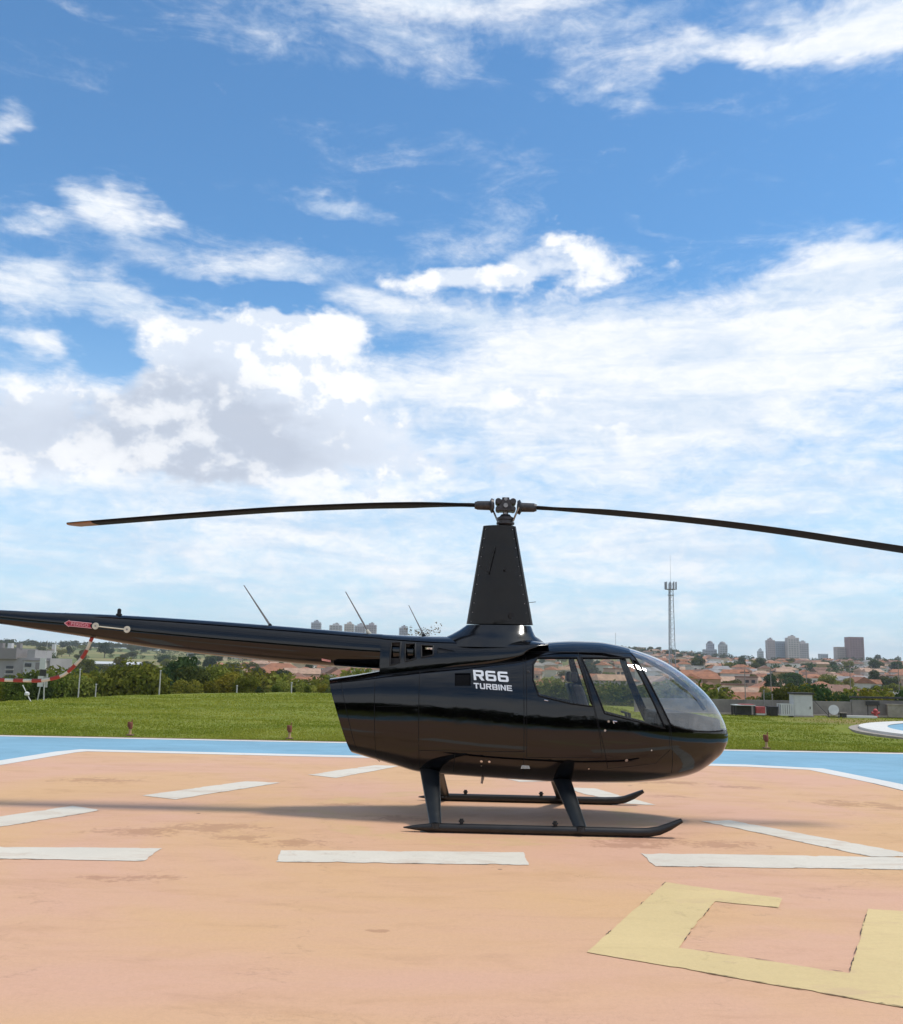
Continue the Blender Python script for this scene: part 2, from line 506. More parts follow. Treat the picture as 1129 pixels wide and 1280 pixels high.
# ---- helipad paint
STAINS = [(-2.62, 7.57, .10), (-2.25, 7.6, .17), (-2.32, 7.52, .12), (5.16, 12.6, .45), (5.6, 12.3, .3), (3.4, 14.6, .4), (4.2, 14.2, .25),
          (-1.25, 11.7, .22), (-.5, 10.7, .3), (1.7, 9.35, .25), (2.6, 9.5, .3), (-.4, 6.25, .05), (1.9, 9.6, .35), (-2.9, 9.6, .35),
          (-1.9, 9.4, .22), (-2.3, 9.9, .4), (-4.8, 13.6, .4), (2.95, 13.0, .2), (-1.4, 9.15, .25)]
def paint_mat(name, base, var, dirt_amt=0.35, wear=None, wear_amt=0.0, stains=False, bumpy=0.35, rough=0.82):
    m, t, b = principled(name)
    g = t.new('ShaderNodeNewGeometry')
    P = g.outputs['Position']
    n_l = t.noise(P, 0.45, 6, 0.6, 0.4)
    n_m = t.noise(t.vmath('MULTIPLY', P, (0.7, 1.6, 1.0)), 1.7, 8, 0.68, 0.6)
    n_s = t.noise(P, 34.0, 6, 0.7)
    n_w = t.noise(t.vmath('ADD', P, (7.7, 2.1, 0)), 4.5, 9, 0.7, 0.5)
    lo = tuple(c * (1 - var) for c in base)
    hi = tuple(c * (1 + var) for c in base)
    c = t.mix(t.ramp(n_l, 0.3, 0.7), lo, hi)
    if stains:
        n_t = t.noise(t.vmath('ADD', P, (1.2, 5.5, 0)), 0.22, 5, 0.6, 0.6)
        c = t.mix(t.ramp(n_t, 0.36, 0.64), (base[0] * 1.0, base[1] * .975, base[2] * 1.07), (base[0] * 1.0, base[1] * 1.02, base[2] * .84))
        n_o = t.noise(t.vmath('MULTIPLY', t.vmath('ADD', P, (4.2, 2.5, 0)), (0.6, 1.3, 1.0)), 0.9, 8, 0.66, 0.4)
        c = t.mix(t.math('MULTIPLY', t.ramp(n_o, 0.50, 0.72), 0.38), c, (base[0] * .84, base[1] * .80, base[2] * .62))
    c = t.mix(t.math('MULTIPLY', t.ramp(n_m, 0.50, 0.74), dirt_amt), c, (base[0] * .55, base[1] * .52, base[2] * .48))
    c = t.mix(t.math('MULTIPLY', t.ramp(n_w, 0.56, 0.75), dirt_amt * 0.6), c, tuple(min(.85, k * 1.12 + .03) for k in base))
    c = t.mix(t.math('MULTIPLY', t.ramp(n_s, 0.3, 0.75), 0.16), c, tuple(k * .6 for k in base))
    # hairline cracks
    vo = t.new('ShaderNodeTexVoronoi', feature='DISTANCE_TO_EDGE')
    t.l.new(t.vmath('ADD', t.vmath('MULTIPLY', P, (0.36, 0.30, 0.3)), t.vmath('MULTIPLY', t.vec(n_m, n_w, 0.0), (0.55, 0.55, 0.0))), vo.inputs['Vector'])
    vo.inputs['Scale'].default_value = 1.0
    crack = t.ramp(vo.outputs['Distance'], 0.0015, 0.006, 1.0, 0.0)
    crack = t.math('MULTIPLY', crack, t.ramp(n_w, 0.46, 0.62))
    if stains:
        acc = None
        n_q = t.noise(P, 17.0, 6, 0.7)
        for (x, y, r_) in STAINS:
            d = t.vmath('LENGTH', t.vmath('MULTIPLY', t.vmath('SUBTRACT', P, (x, y, 0.0)), (1.0 / r_ / 1.5, 1.0 / r_ / 0.75, 0.0)))
            d = t.math('ADD', d, t.math('ADD', t.math('MULTIPLY', t.math('SUBTRACT', n_w, 0.5), 4.0), t.math('MULTIPLY', t.math('SUBTRACT', n_q, 0.5), 2.6)))
            q = t.ramp(d, 0.35, 1.0, 1.0, 0.0)
            acc = q if acc is None else t.math('MAXIMUM', acc, q)
        c = t.mix(t.math('MULTIPLY', acc, 0.40), c, (base[0] * .40, base[1] * .30, base[2] * .26))
        # a faded yellow ring under the helicopter, nearly worn away
        dr = t.vmath('DISTANCE', P, (0.35, 11.2, 0.004))
        ring = t.math('MULTIPLY', t.ramp(dr, 1.55, 1.62), t.ramp(dr, 1.95, 2.02, 1.0, 0.0))
        ring = t.math('MULTIPLY', ring, t.ramp(n_m, 0.42, 0.60))
        c = t.mix(t.math('MULTIPLY', ring, 0.28), c, (0.55, 0.42, 0.16))
    if wear:
        c = t.mix(t.math('MULTIPLY', t.ramp(n_m, 0.52, 0.72), wear_amt), c, wear)
        c = t.mix(t.math('MULTIPLY', t.ramp(n_w, 0.60, 0.68), wear_amt * 0.8), c, wear)
    n_f = t.noise(P, 150.0, 3, 0.7)
    c = t.mix(t.math('MULTIPLY', t.ramp(n_f, 0.55, 0.75), 0.34), c, tuple(k * .55 for k in base))
    c = t.mix(t.math('MULTIPLY', t.ramp(n_f, 0.45, 0.28), 0.22), c, tuple(min(.9, k * 1.25) for k in base))
    if stains:
        vs_ = t.new('ShaderNodeTexVoronoi')
        t.l.new(P, vs_.inputs['Vector'])
        vs_.inputs['Scale'].default_value = 1.9
        sc_ = t.new('ShaderNodeSeparateColor')
        t.l.new(vs_.outputs['Color'], sc_.inputs[0])
        size = t.math('MULTIPLY', t.math('POWER', sc_.outputs[0], 4.0), 0.075)
        dd = t.math('ADD', vs_.outputs['Distance'], t.math('MULTIPLY', t.math('SUBTRACT', n_s, 0.5), 0.05))
        drip = t.math('MULTIPLY', t.math('LESS_THAN', dd, size), t.math('GREATER_THAN', sc_.outputs[1], 0.45))
        c = t.mix(t.math('MULTIPLY', drip, 0.65), c, (0.12, 0.075, 0.05))
    # long dry scuffs left by skids and wheels
    n_k = t.noise(t.vmath('MULTIPLY', t.vmath('ADD', P, (3.3, 9.1, 0)), (0.22, 2.6, 1.0)), 1.6, 7, 0.65, 0.3)
    c = t.mix(t.math('MULTIPLY', t.ramp(n_k, 0.58, 0.74), dirt_amt * 0.75), c, (base[0] * .66, base[1] * .62, base[2] * .60))
    c = t.mix(t.math('MULTIPLY', crack, 0.15), c, (0.10, 0.07, 0.05))
    t.l.new(c, b.inputs['Base Color'])
    t.l.new(t.ramp(n_m, 0.3, 0.7, rough - 0.1, rough + 0.1), b.inputs['Roughness'])
    b.inputs['Specular IOR Level'].default_value = 0.3
    bn = t.new('ShaderNodeBump')
    bn.inputs['Strength'].default_value = bumpy
    bn.inputs['Distance'].default_value = 0.006
    hgt = t.math('SUBTRACT', t.math('ADD', n_s, t.math('MULTIPLY', n_m, 0.8)), t.math('MULTIPLY', crack, 2.0))
    t.l.new(hgt, bn.inputs['Height'])
    t.l.new(bn.outputs[0], b.inputs['Normal'])
    return m
ORANGE = (0.628, 0.370, 0.226)
M_orange = paint_mat('coral_pad_paint', ORANGE, 0.05, 0.26, stains=True)
M_blue = paint_mat('blue_pad_paint', (0.205, 0.375, 0.475), 0.09, 0.22)
M_white = paint_mat('white_line_paint', (0.645, 0.58, 0.475), 0.06, 0.4, wear=(0.57, 0.40, 0.29), wear_amt=0.55)
M_whiteclean = paint_mat('white_border_paint', (0.68, 0.65, 0.59), 0.04, 0.2)
M_yellow = paint_mat('faded_yellow_paint', (0.635, 0.475, 0.23), 0.05, 0.22, wear=(0.57, 0.375, 0.25), wear_amt=0.45)
M_conc = mat('bare_concrete', (0.33, 0.28, 0.23), 0.9, var=0.2, scale=3, bump=0.5)
M_soil = mat('brown_soil', (0.20, 0.12, 0.065), 0.95, var=0.3, scale=4, bump=0.8, bscale=14)

def ragged(poly, step=0.035, amp=0.006, seed=1):
    g = random.Random(seed)
    out = []
    n = len(poly)
    for i in range(n):
        (x0, y0), (x1, y1) = poly[i], poly[(i + 1) % n]
        L = math.hypot(x1 - x0, y1 - y0)
        nx, ny = -(y1 - y0) / L, (x1 - x0) / L
        k = max(1, int(L / step))
        out.append((x0, y0))
        drift, chip = 0.0, 0
        for j in range(1, k):
            drift = drift * .85 + g.uniform(-amp, amp)
            if chip <= 0 and g.random() < .03:
                chip = g.randint(1, 4)
            d = drift + (amp * g.uniform(1.5, 4.5) if chip > 0 else 0)
            chip -= 1
            t = (j + g.uniform(-.25, .25)) / k
            out.append((x0 + (x1 - x0) * t + nx * d, y0 + (y1 - y0) * t + ny * d))
    return out
def sheet(name, poly, z, m, label=None, rough=0.0):
    b = MB()
    if rough:
        if sum(p[0] * q[1] - q[0] * p[1] for p, q in zip(poly, poly[1:] + poly[:1])) < 0:
            poly = poly[::-1]
        poly = ragged(poly, 0.035, rough, int(abs(poly[0][0]) * 1000) + 3)
    b.add([(x, y, z) for x, y in poly], [tuple(range(len(poly)))])
    o = b.build(name, m)
    return tag(o, label, kind='structure')
pad_blue = MB().prism([(-12.5, -9.5), (12.5, -9.5), (10.1, 21.0), (-10.75, 21.15)], -0.12, 0.0).build('helipad_border', M_blue)
tag(pad_blue, 'flat blue painted band round the coral helipad', kind='structure')
sheet('helipad', [(-8.9, -6.0), (7.6, -6.0), (6.36, 16.95), (5.95, 17.32), (-6.62, 17.8), (-6.95, 17.2)], 0.004, M_orange,
      'coral painted concrete helipad, worn and stained')
# white line round the coral square, and along the outer edge of the blue band
def strip_path(name, pts, wdt, z, m, label, closed=False):
    P = [Vector((x, y)) for x, y in pts]
    L_, R_ = [], []
    for i, p in enumerate(P):
        a = (p - P[i - 1]).normalized() if (i or closed) else None
        c = (P[(i + 1) % len(P)] - p).normalized() if (i < len(P) - 1 or closed) else None
        d = ((a or c) + (c or a)).normalized()
        nn = Vector((-d.y, d.x))
        k = wdt / 2 / max(0.3, nn.dot(Vector((-(a or c).y, (a or c).x))))
        L_.append(p + nn * k)
        R_.append(p - nn * k)
    b = MB()
    n = len(P)
    b.add([(q.x, q.y, z) for q in L_ + R_], [(i, i + 1, n + i + 1, n + i) for i in range(n - 1)])
    o = b.build(name, m)
    return tag(o, label, kind='structure')
strip_path('white_border_line', [(-9.1, -6.0), (-7.02, 15.5), (-6.78, 17.55), (-6.6, 17.95), (5.3, 17.45), (6.38, 17.05), (6.68, 15.0), (7.8, -6.0)], 0.40, 0.008, M_whiteclean,
           'solid white line round the coral square')
strip_path('white_edge_line', [(-12.4, -9.3), (-10.62, 20.98), (9.98, 20.84), (12.4, -9.3)], 0.26, 0.004, M_whiteclean, 'thin white line along the outer edge of the blue band')
def kerb(name, pts, wdt, z0, z1, m, label):
    b = MB()
    for (x0, y0), (x1, y1) in zip(pts[:-1], pts[1:]):
        L = math.hypot(x1 - x0, y1 - y0)
        b.box(((x0 + x1) / 2, (y0 + y1) / 2, (z0 + z1) / 2), (L, wdt, z1 - z0), math.atan2(y1 - y0, x1 - x0))
    return tag(b.build(name, m), label, kind='structure')
kerb('soil_edge', [(-10.9, 21.34), (10.2, 21.18)], 0.36, -0.1, -0.012, M_soil, 'strip of bare brown soil between blue band and lawn')

# dashes of the big white triangle (points measured on the pad)
DASHES = [
    [(-4.6, 8.66), (-2.47, 8.76), (-2.46, 8.22), (-4.5, 8.14)],
    [(-1.44, 8.78), (0.70, 8.90), (0.70, 8.34), (-1.39, 8.28)],
    [(1.75, 8.97), (4.62, 9.02), (4.92, 8.48), (1.76, 8.39)],
    [(2.80, 10.92), (3.14, 11.02), (4.38, 9.026), (3.84, 9.012), (3.02, 10.55)],
    [(-4.95, 9.65), (-4.18, 11.15), (-3.74, 10.87), (-4.45, 9.42)],
    [(-3.70, 12.11), (-2.76, 13.77), (-2.29, 13.66), (-3.21, 11.82)],
    [(-2.06, 14.70), (-1.17, 16.29), (-0.75, 16.24), (-1.60, 14.36)],
    [(0.35, 15.85), (0.80, 15.95), (1.50, 14.45), (1.05, 14.30)],
    [(1.60, 13.75), (2.05, 13.70), (2.56, 12.12), (2.12, 12.22)],
]
for d in DASHES:
    sheet('white_dash', d, 0.008, M_white, 'white painted dash of a large triangle on the pad', 0.007)
sheet('yellow_marking', [(1.71, 7.78), (2.45, 7.32), (2.33, 7.03), (1.93, 7.18), (1.39, 6.00), (2.22, 5.57), (2.96, 7.05), (3.40, 6.95), (3.95, 6.70), (2.45, 4.93), (0.83, 5.87)][::1],
      0.008, M_yellow, 'faded yellow angular figure painted on the near pad', 0.003)
# dark broken grime where the yellow paint has lifted along its edge
GRIME = mat('edge_grime', (0.07, 0.05, 0.04), 0.95, var=0.4, scale=30)
def grime(a, b_, seed, dens=.55):
    g = random.Random(seed)
    mb = MB()
    L = math.hypot(b_[0] - a[0], b_[1] - a[1])
    ux, uy = (b_[0] - a[0]) / L, (b_[1] - a[1]) / L
    d = g.uniform(0, .1)
    while d < L - .05:
        e = min(L, d + g.uniform(.03, .22))
        if g.random() < dens:
            n = max(2, int((e - d) / .015))
            up, dn = [], []
            for k in range(n + 1):
                t = d + (e - d) * k / n
                wv_ = g.uniform(.0008, .0042) * math.sin(math.pi * k / n) + .0006
                off = g.uniform(-.003, .003)
                up.append((a[0] + ux * t - uy * (off + wv_), a[1] + uy * t + ux * (off + wv_), .0115))
                dn.append((a[0] + ux * t - uy * (off - wv_), a[1] + uy * t + ux * (off - wv_), .0115))
            m_ = len(up)
            mb.add(up + dn, [(i, i + 1, m_ + i + 1, m_ + i) for i in range(m_ - 1)])
        d = e + g.uniform(.0, .08)
    tag(mb.build('edge_grime', GRIME, recalc=False), 'broken dark line of grime along a painted edge on the pad', kind='structure')
for i, (a_, b__, dn_) in enumerate((((1.93, 7.18), (1.39, 6.0), .6), ((1.39, 6.0), (2.22, 5.57), .55), ((2.22, 5.57), (2.96, 7.05), .75), ((.83, 5.87), (1.71, 7.78), .3),
                                    ((.83, 5.87), (2.45, 4.93), .5), ((1.93, 7.18), (2.33, 7.03), .4), ((-1.39, 8.28), (.70, 8.34), .4), ((1.76, 8.39), (4.9, 8.48), .25),
                                    ((3.02, 10.55), (3.84, 9.01), .5), ((-3.21, 11.82), (-2.29, 13.66), .3), ((-4.45, 9.42), (-3.74, 10.87), .4), ((-4.5, 8.14), (-2.46, 8.22), .4))):
    grime(a_, b__, i + 1, dn_)

# round pad at the right edge: concrete rim, white ring, blue centre
def ring_sheet(name, c, r_in, r_out, z0, z1, m, label, n=72):
    b = MB()
    vs, fs = [], []
    for k in range(n):
        a = 2 * math.pi * k / n
        ca, sa = math.cos(a), math.sin(a)
        for r_, z in ((r_in, z1), (r_out, z1), (r_out, z0)):
            vs.append((c[0] + r_ * ca, c[1] + r_ * sa, z))
    for k in range(n):
        k2 = (k + 1) % n
        fs += [(k * 3, k * 3 + 1, k2 * 3 + 1, k2 * 3), (k * 3 + 1, k * 3 + 2, k2 * 3 + 2, k2 * 3 + 1)]
    b.add(vs, fs)
    return tag(b.build(name, m), label, kind='structure')
RC = (19.75, 27.3)
ring_sheet('round_pad_rim', RC, 6.9, 7.95, -0.1, 0.035, M_conc, 'rough concrete rim of the round blue pad')
ring_sheet('round_pad_line', RC, 6.85, 7.66, -0.05, 0.10, M_whiteclean, 'raised white ring round the small blue pad')
b = MB()
b.add([(RC[0] + 7.0 * math.cos(2 * math.pi * k / 72), RC[1] + 7.0 * math.sin(2 * math.pi * k / 72), 0.085) for k in range(72)], [tuple(range(72))])
tag(b.build('round_pad', M_blue), 'round blue landing pad at the right edge', kind='structure')

# ---- grass blades on the lawn
def grass_blades():
    n = 210000
    u = RNG.random(n)
    y = 21.45 + (58 - 21.45) * u ** 1.9
    half = 0.52 * y + 4
    x = (RNG.random(n) * 2 - 1) * half
    ok = (y < edge_f(x) + 1.5) & (np.hypot(x - RC[0], y - RC[1]) > 8.35)
    ok &= ~((np.hypot(x - 15.5, y - 35.0) < 4.0) & (RNG.random(n) < 0.85))
    ok &= ~((y > 39.2) & (x > 7.5))
    x, y = x[ok], y[ok]
    n = len(x)
    clump = vnoise(x / 0.8, y / 0.8, 5)
    big = vnoise(x / 5, y / 3, 6)
    h = (0.016 + 0.026 * RNG.random(n)) * (0.5 + clump) * (0.7 + 0.7 * big) * (y / 24) ** 0.6
    wd = (0.012 + 0.012 * RNG.random(n)) * (y / 22) ** 1.1
    a = RNG.random(n) * 2 * np.pi
    ln = RNG.random(n) * 0.8
    z = terrain_z(x, y)
    dx, dy = np.cos(a) * wd, np.sin(a) * wd
    ox, oy = np.cos(a * 3.7) * h * ln, np.sin(a * 3.7) * h * ln
    V = np.empty((n, 3, 3))
    V[:, 0] = np.stack([x - dx, y - dy, z - .01], -1)
    V[:, 1] = np.stack([x + dx, y + dy, z - .01], -1)
    V[:, 2] = np.stack([x + ox, y + oy, z + h], -1)
    F = np.arange(n * 3).reshape(n, 3)
    m, t, bs = principled('lawn_grass_blades')
    g = t.new('ShaderNodeNewGeometry')
    Pq = g.outputs['Position']
    nb = t.noise(t.vmath('MULTIPLY', Pq, (0.5, 1.0, 1.0)), 0.30, 6, 0.62, 0.4)
    ns = t.noise(Pq, 2.2, 5, 0.6)
    c = t.mix(t.ramp(nb, 0.34, 0.66), (0.185, 0.230, 0.024), (0.330, 0.330, 0.046))
    c = t.mix(t.math('MULTIPLY', t.ramp(ns, 0.52, 0.72), 0.5), c, (0.40, 0.355, 0.10))
    c = t.mix(t.math('MULTIPLY', g.outputs['Random Per Island'], 0.35), c, (0.36, 0.36, 0.07))
    df, tr = t.new('ShaderNodeBsdfDiffuse'), t.new('ShaderNodeBsdfTranslucent')
    t.l.new(c, df.inputs[0])
    t.l.new(c, tr.inputs[0])
    mx = t.new('ShaderNodeMixShader')
    mx.inputs[0].default_value = 0.5
    t.l.new(df.outputs[0], mx.inputs[1])
    t.l.new(tr.outputs[0], mx.inputs[2])
    t.l.new(mx.outputs[0], m.node_tree.nodes['Material Output'].inputs['Surface'])
    o = bpy.data.objects.new('grass', np_mesh('grass', V.reshape(-1, 3), F, m))
    COL.objects.link(o)
    tag(o, 'short green grass covering the lawn beyond the helipad', 'grass', kind='stuff')
grass_blades()

# ================================================================== THE HELICOPTER
def gloss_paint(name, color, rough=0.06, coat=0.0, dust_sheen=0.05, ripple=0.0, spec=0.54):
    m, t, b = principled(name)
    tcn = t.new('ShaderNodeTexCoord')
    P = tcn.outputs['Object']
    n = t.noise(P, 5.0, 7, 0.65)
    c = t.mix(t.math('MULTIPLY', t.ramp(n, 0.45, 0.75), dust_sheen), color, (0.16, 0.14, 0.12))
    t.l.new(c, b.inputs['Base Color'])
    t.l.new(t.ramp(n, 0.3, 0.75, rough, rough + 0.05), b.inputs['Roughness'])
    b.inputs['Specular IOR Level'].default_value = spec
    b.inputs['Coat Weight'].default_value = coat
    b.inputs['Coat Roughness'].default_value = 0.02
    if ripple:
        bn = t.new('ShaderNodeBump')
        bn.inputs['Strength'].default_value = ripple
        bn.inputs['Distance'].default_value = 0.01
        t.l.new(t.noise(P, 3.2, 2, 0.5), bn.inputs['Height'])
        t.l.new(bn.outputs[0], b.inputs['Normal'])
    return m
M_paint = gloss_paint('black_gloss_paint', (0.0012, 0.0010, 0.0013), 0.03, 0.0, 0.004, 0.10)
M_paint2 = gloss_paint('black_satin_paint', (0.0012, 0.0010, 0.0013), 0.13, 0.0, 0.004, 0.0)
M_fair = gloss_paint('dark_mast_paint', (0.004, 0.003, 0.003), 0.10, 0.0, 0.03, 1.2, 0.30)
M_leg = gloss_paint('dark_leg_paint', (0.007, 0.010, 0.013), 0.30, 0.0, 0.04)
M_skid = mat('black_skid_paint', (0.012, 0.010, 0.009), 0.42, var=0.3)
M_matte = mat('matte_black', (0.008, 0.008, 0.009), 0.7, var=0.2)
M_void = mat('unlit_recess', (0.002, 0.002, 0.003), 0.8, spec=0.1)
M_rubber = mat('black_rubber_seal', (0.004, 0.004, 0.005), 0.75, spec=0.2)
M_hub = mat('dark_metal', (0.055, 0.05, 0.05), 0.45, metal=0.6, var=0.3, scale=20)
M_hub2 = mat('bare_steel', (0.30, 0.28, 0.27), 0.35, metal=0.9, var=0.2, scale=20)
M_blade = mat('blade_paint', (0.005, 0.004, 0.0035), 0.65, spec=0.12, var=0.2, scale=3)
M_blade_tip = mat('blade_tip_brown', (0.26, 0.11, 0.035), 0.4)  # orange-brown, set on the underside of the left blade tip only
M_whip = mat('grey_whip', (0.22, 0.21, 0.20), 0.5)
M_chrome = mat('chrome', (0.7, 0.7, 0.72), 0.2, metal=1.0, var=0.05)
M_cream = mat('cream_paint', (0.62, 0.58, 0.46), 0.5)
M_lett = mat('silver_lettering', (0.62, 0.64, 0.66), 0.35, var=0.04)
M_red = mat('red_decal', (0.42, 0.035, 0.06), 0.4)
M_pink = mat('pale_pink_decal', (0.75, 0.40, 0.42), 0.5)
M_guard_red = mat('red_guard_band', (0.34, 0.035, 0.022), 0.5)
M_seat = mat('dark_seat_leather', (0.022, 0.022, 0.026), 0.5, bump=0.2)
M_inner = mat('dark_cabin_trim', (0.020, 0.020, 0.022), 0.7)
M_glass = glass_mat('side_window_glass', (0.93, 0.92, 0.86), 1.1, 0.0, 0.008)
M_wind = glass_mat('windshield_glass', (0.93, 0.95, 0.95), 2.4, 0.012, 0.11)

heli = thing('helicopter', 'black glossy helicopter parked on its skids on the coral helipad', 'helicopter', (0.6075, 11.0, 0.004), -R(2.0))
HP = heli

class Hull:
    """body of superelliptic cross-sections along x: tables of top, bottom, half width and widest height"""
    def __init__(s, rows, tip=None):
        a = np.array(rows, float)
        s.tip = tip
        q = s.q(a[:, 0])
        o = np.argsort(q)
        s.f = [pchip(q[o], a[o, k]) for k in range(1, 7)]
    def q(s, x):
        x = np.asarray(x, float)
        return np.sqrt(np.maximum(s.tip - x, 0)) if s.tip is not None else x
    def par(s, x):
        return [f(s.q(x)) for f in s.f]
    def pt(s, x, th):
        """point on the y<0 half; th from -pi/2 (belly) to pi/2 (top)"""
        zt, zb, wd, zw, nt, nb = s.par(x)
        up = th >= 0
        n = np.where(up, nt, nb)
        h = np.where(up, zt - zw, zw - zb)
        z = zw + np.sign(th) * h * np.abs(np.sin(th)) ** (2 / n)
        y = -wd * np.abs(np.cos(th)) ** (2 / n)
        return y, z
    def F(s, x, y, z):
        zt, zb, wd, zw, nt, nb = s.par(x)
        up = z >= zw
        n = np.where(up, nt, nb)
        h = np.maximum(np.where(up, zt - zw, zw - zb), 1e-4)
        return (np.abs(y) / np.maximum(wd, 1e-4)) ** n + (np.abs(z - zw) / h) ** n
    def normal(s, P):
        P = np.asarray(P, float)
        x, y, z = P[:, 0], P[:, 1], P[:, 2]
        if s.tip is not None:
            x = np.minimum(x, s.tip - 0.004)
        e = 1e-3
        g = np.stack([s.F(x + e, y, z) - s.F(x - e, y, z), s.F(x, y + e, z) - s.F(x, y - e, z), s.F(x, y, z + e) - s.F(x, y, z - e)], -1)
        L = np.linalg.norm(g, axis=1, keepdims=True)
        g = g / np.maximum(L, 1e-9)
        if s.tip is not None:
            bad = P[:, 0] > s.tip - 0.003
            g[bad] = (1, 0, 0)
        return g
    def side(s, x, z, off=0.0, sgn=-1):
        zt, zb, wd, zw, nt, nb = [float(k) for k in s.par(x)]
        n, h = (nt, zt - zw) if z >= zw else (nb, zw - zb)
        k = max(0.0, 1 - (abs(z - zw) / max(h, 1e-4)) ** n)
        p = np.array([[x, -wd * k ** (1 / n), z]])
        p = p + s.normal(p) * off
        return (float(p[0, 0]), float(p[0, 1]) * -sgn, float(p[0, 2]))
    def half(s, xs, nth, rear=None):
        # uniform arc length in every section
        T = np.linspace(-math.pi / 2, math.pi / 2, 400)
        rows = []
        for x in xs:
            y, z = s.pt(np.full_like(T, x), T)
            d = np.concatenate([[0], np.cumsum(np.hypot(np.diff(y), np.diff(z)))])
            if d[-1] < 1e-6:
                rows.append(np.linspace(-math.pi / 2, math.pi / 2, nth))
            else:
                rows.append(np.interp(np.linspace(0, d[-1], nth), d, T))
        TH = np.array(rows)
        Xg = np.repeat(np.array(xs)[:, None], nth, 1)
        if rear:
            x_nom, x_keep, fx = rear
            sel = Xg < x_keep
            x0 = np.full_like(Xg, x_nom)
            for _ in range(25):
                _, z0 = s.pt(x0, TH)
                x0 = fx(z0)
            Xg = np.where(sel, x0 + (Xg - x_nom) / (x_keep - x_nom) * (x_keep - x0), Xg)
        Yg, Zg = s.pt(Xg, TH)
        return np.stack([Xg, Yg, Zg], -1)

def cut_poly(bm, poly):
    n = len(poly)
    for i in range(n):
        (ax, az_), (bx, bz) = poly[i], poly[(i + 1) % n]
        d = Vector((bx - ax, 0, bz - az_))
        if d.length < 1e-6:
            continue
        no = Vector((-d.z, 0, d.x)).normalized()
        lo = (min(ax, bx) - .004, min(az_, bz) - .004)
        hi = (max(ax, bx) + .004, max(az_, bz) + .004)
        fs = []
        for f in bm.faces:
            xs_ = [v.co.x for v in f.verts]
            zs_ = [v.co.z for v in f.verts]
            if max(xs_) >= lo[0] and min(xs_) <= hi[0] and max(zs_) >= lo[1] and min(zs_) <= hi[1]:
                fs.append(f)
        g = set(fs)
        for f in fs:
            g.update(f.edges)
            g.update(f.verts)
        bmesh.ops.bisect_plane(bm, geom=list(g), dist=1e-5, plane_co=(ax, 0, az_), plane_no=no)
def inside(poly, x, z):
    r = False
    n = len(poly)
    for i in range(n):
        (x1, z1), (x2, z2) = poly[i], poly[(i + 1) % n]
        if (z1 > z) != (z2 > z) and x < (x2 - x1) * (z - z1) / (z2 - z1) + x1:
            r = not r
    return r
def split_hull(hull, G, regions):
    """cut the half shell along region outlines; returns {region: (verts, faces)}"""
    nx, nt = G.shape[:2]
    bm = bmesh.new()
    vs = [bm.verts.new(G[i, j]) for i in range(nx) for j in range(nt)]
    for i in range(nx - 1):
        for j in range(nt - 1):
            q = (vs[i * nt + j], vs[(i + 1) * nt + j], vs[(i + 1) * nt + j + 1], vs[i * nt + j + 1])
            try:
                bm.faces.new(q)
            except ValueError:
                pass
    bmesh.ops.remove_doubles(bm, verts=bm.verts, dist=1e-5)
    for _, poly in regions:
        cut_poly(bm, poly)
    out = {}
    for f in bm.faces:
        c = f.calc_center_median()
        key = 'shell'
        for nm, poly in regions:
            if inside(poly, c.x, c.z):
                key = nm
                break
        out.setdefault(key, []).append(f)
    res = {}
    for k, fl in out.items():
        idx, vv, ff = {}, [], []
        for f in fl:
            t = []
            for v in f.verts:
                if v not in idx:
                    idx[v] = len(vv)
                    vv.append(tuple(v.co))
                t.append(idx[v])
            ff.append(tuple(t))
        res[k] = (np.array(vv), ff)
    bm.free()
    return res
def hull_obj(name, hull, data, m, parent, side=-1, off=0.0):
    V_, F_ = data
    N = hull.normal(V_)
    V2 = V_ + N * off
    if side > 0:
        V2 = V2 * (1, -1, 1)
        N = N * (1, -1, 1)
    fs = []
    for f in F_:
        a, b_, c = V2[f[0]], V2[f[1]], V2[f[2]]
        nn = np.cross(b_ - a, c - a)
        if len(f) > 3:
            nn = nn + np.cross(c - a, V2[f[3]] - a)
        fs.append(f if nn @ N[f[0]] >= 0 else tuple(reversed(f)))
    me = bpy.data.meshes.new(name)
    me.from_pydata([tuple(p) for p in V2], [], fs)
    me.materials.append(m)
    me.polygons.foreach_set('use_smooth', [True] * len(me.polygons))
    me.normals_split_custom_set_from_vertices([tuple(n) for n in N])
    o = bpy.data.objects.new(name, me)
    COL.objects.link(o)
    o.parent = parent
    return o

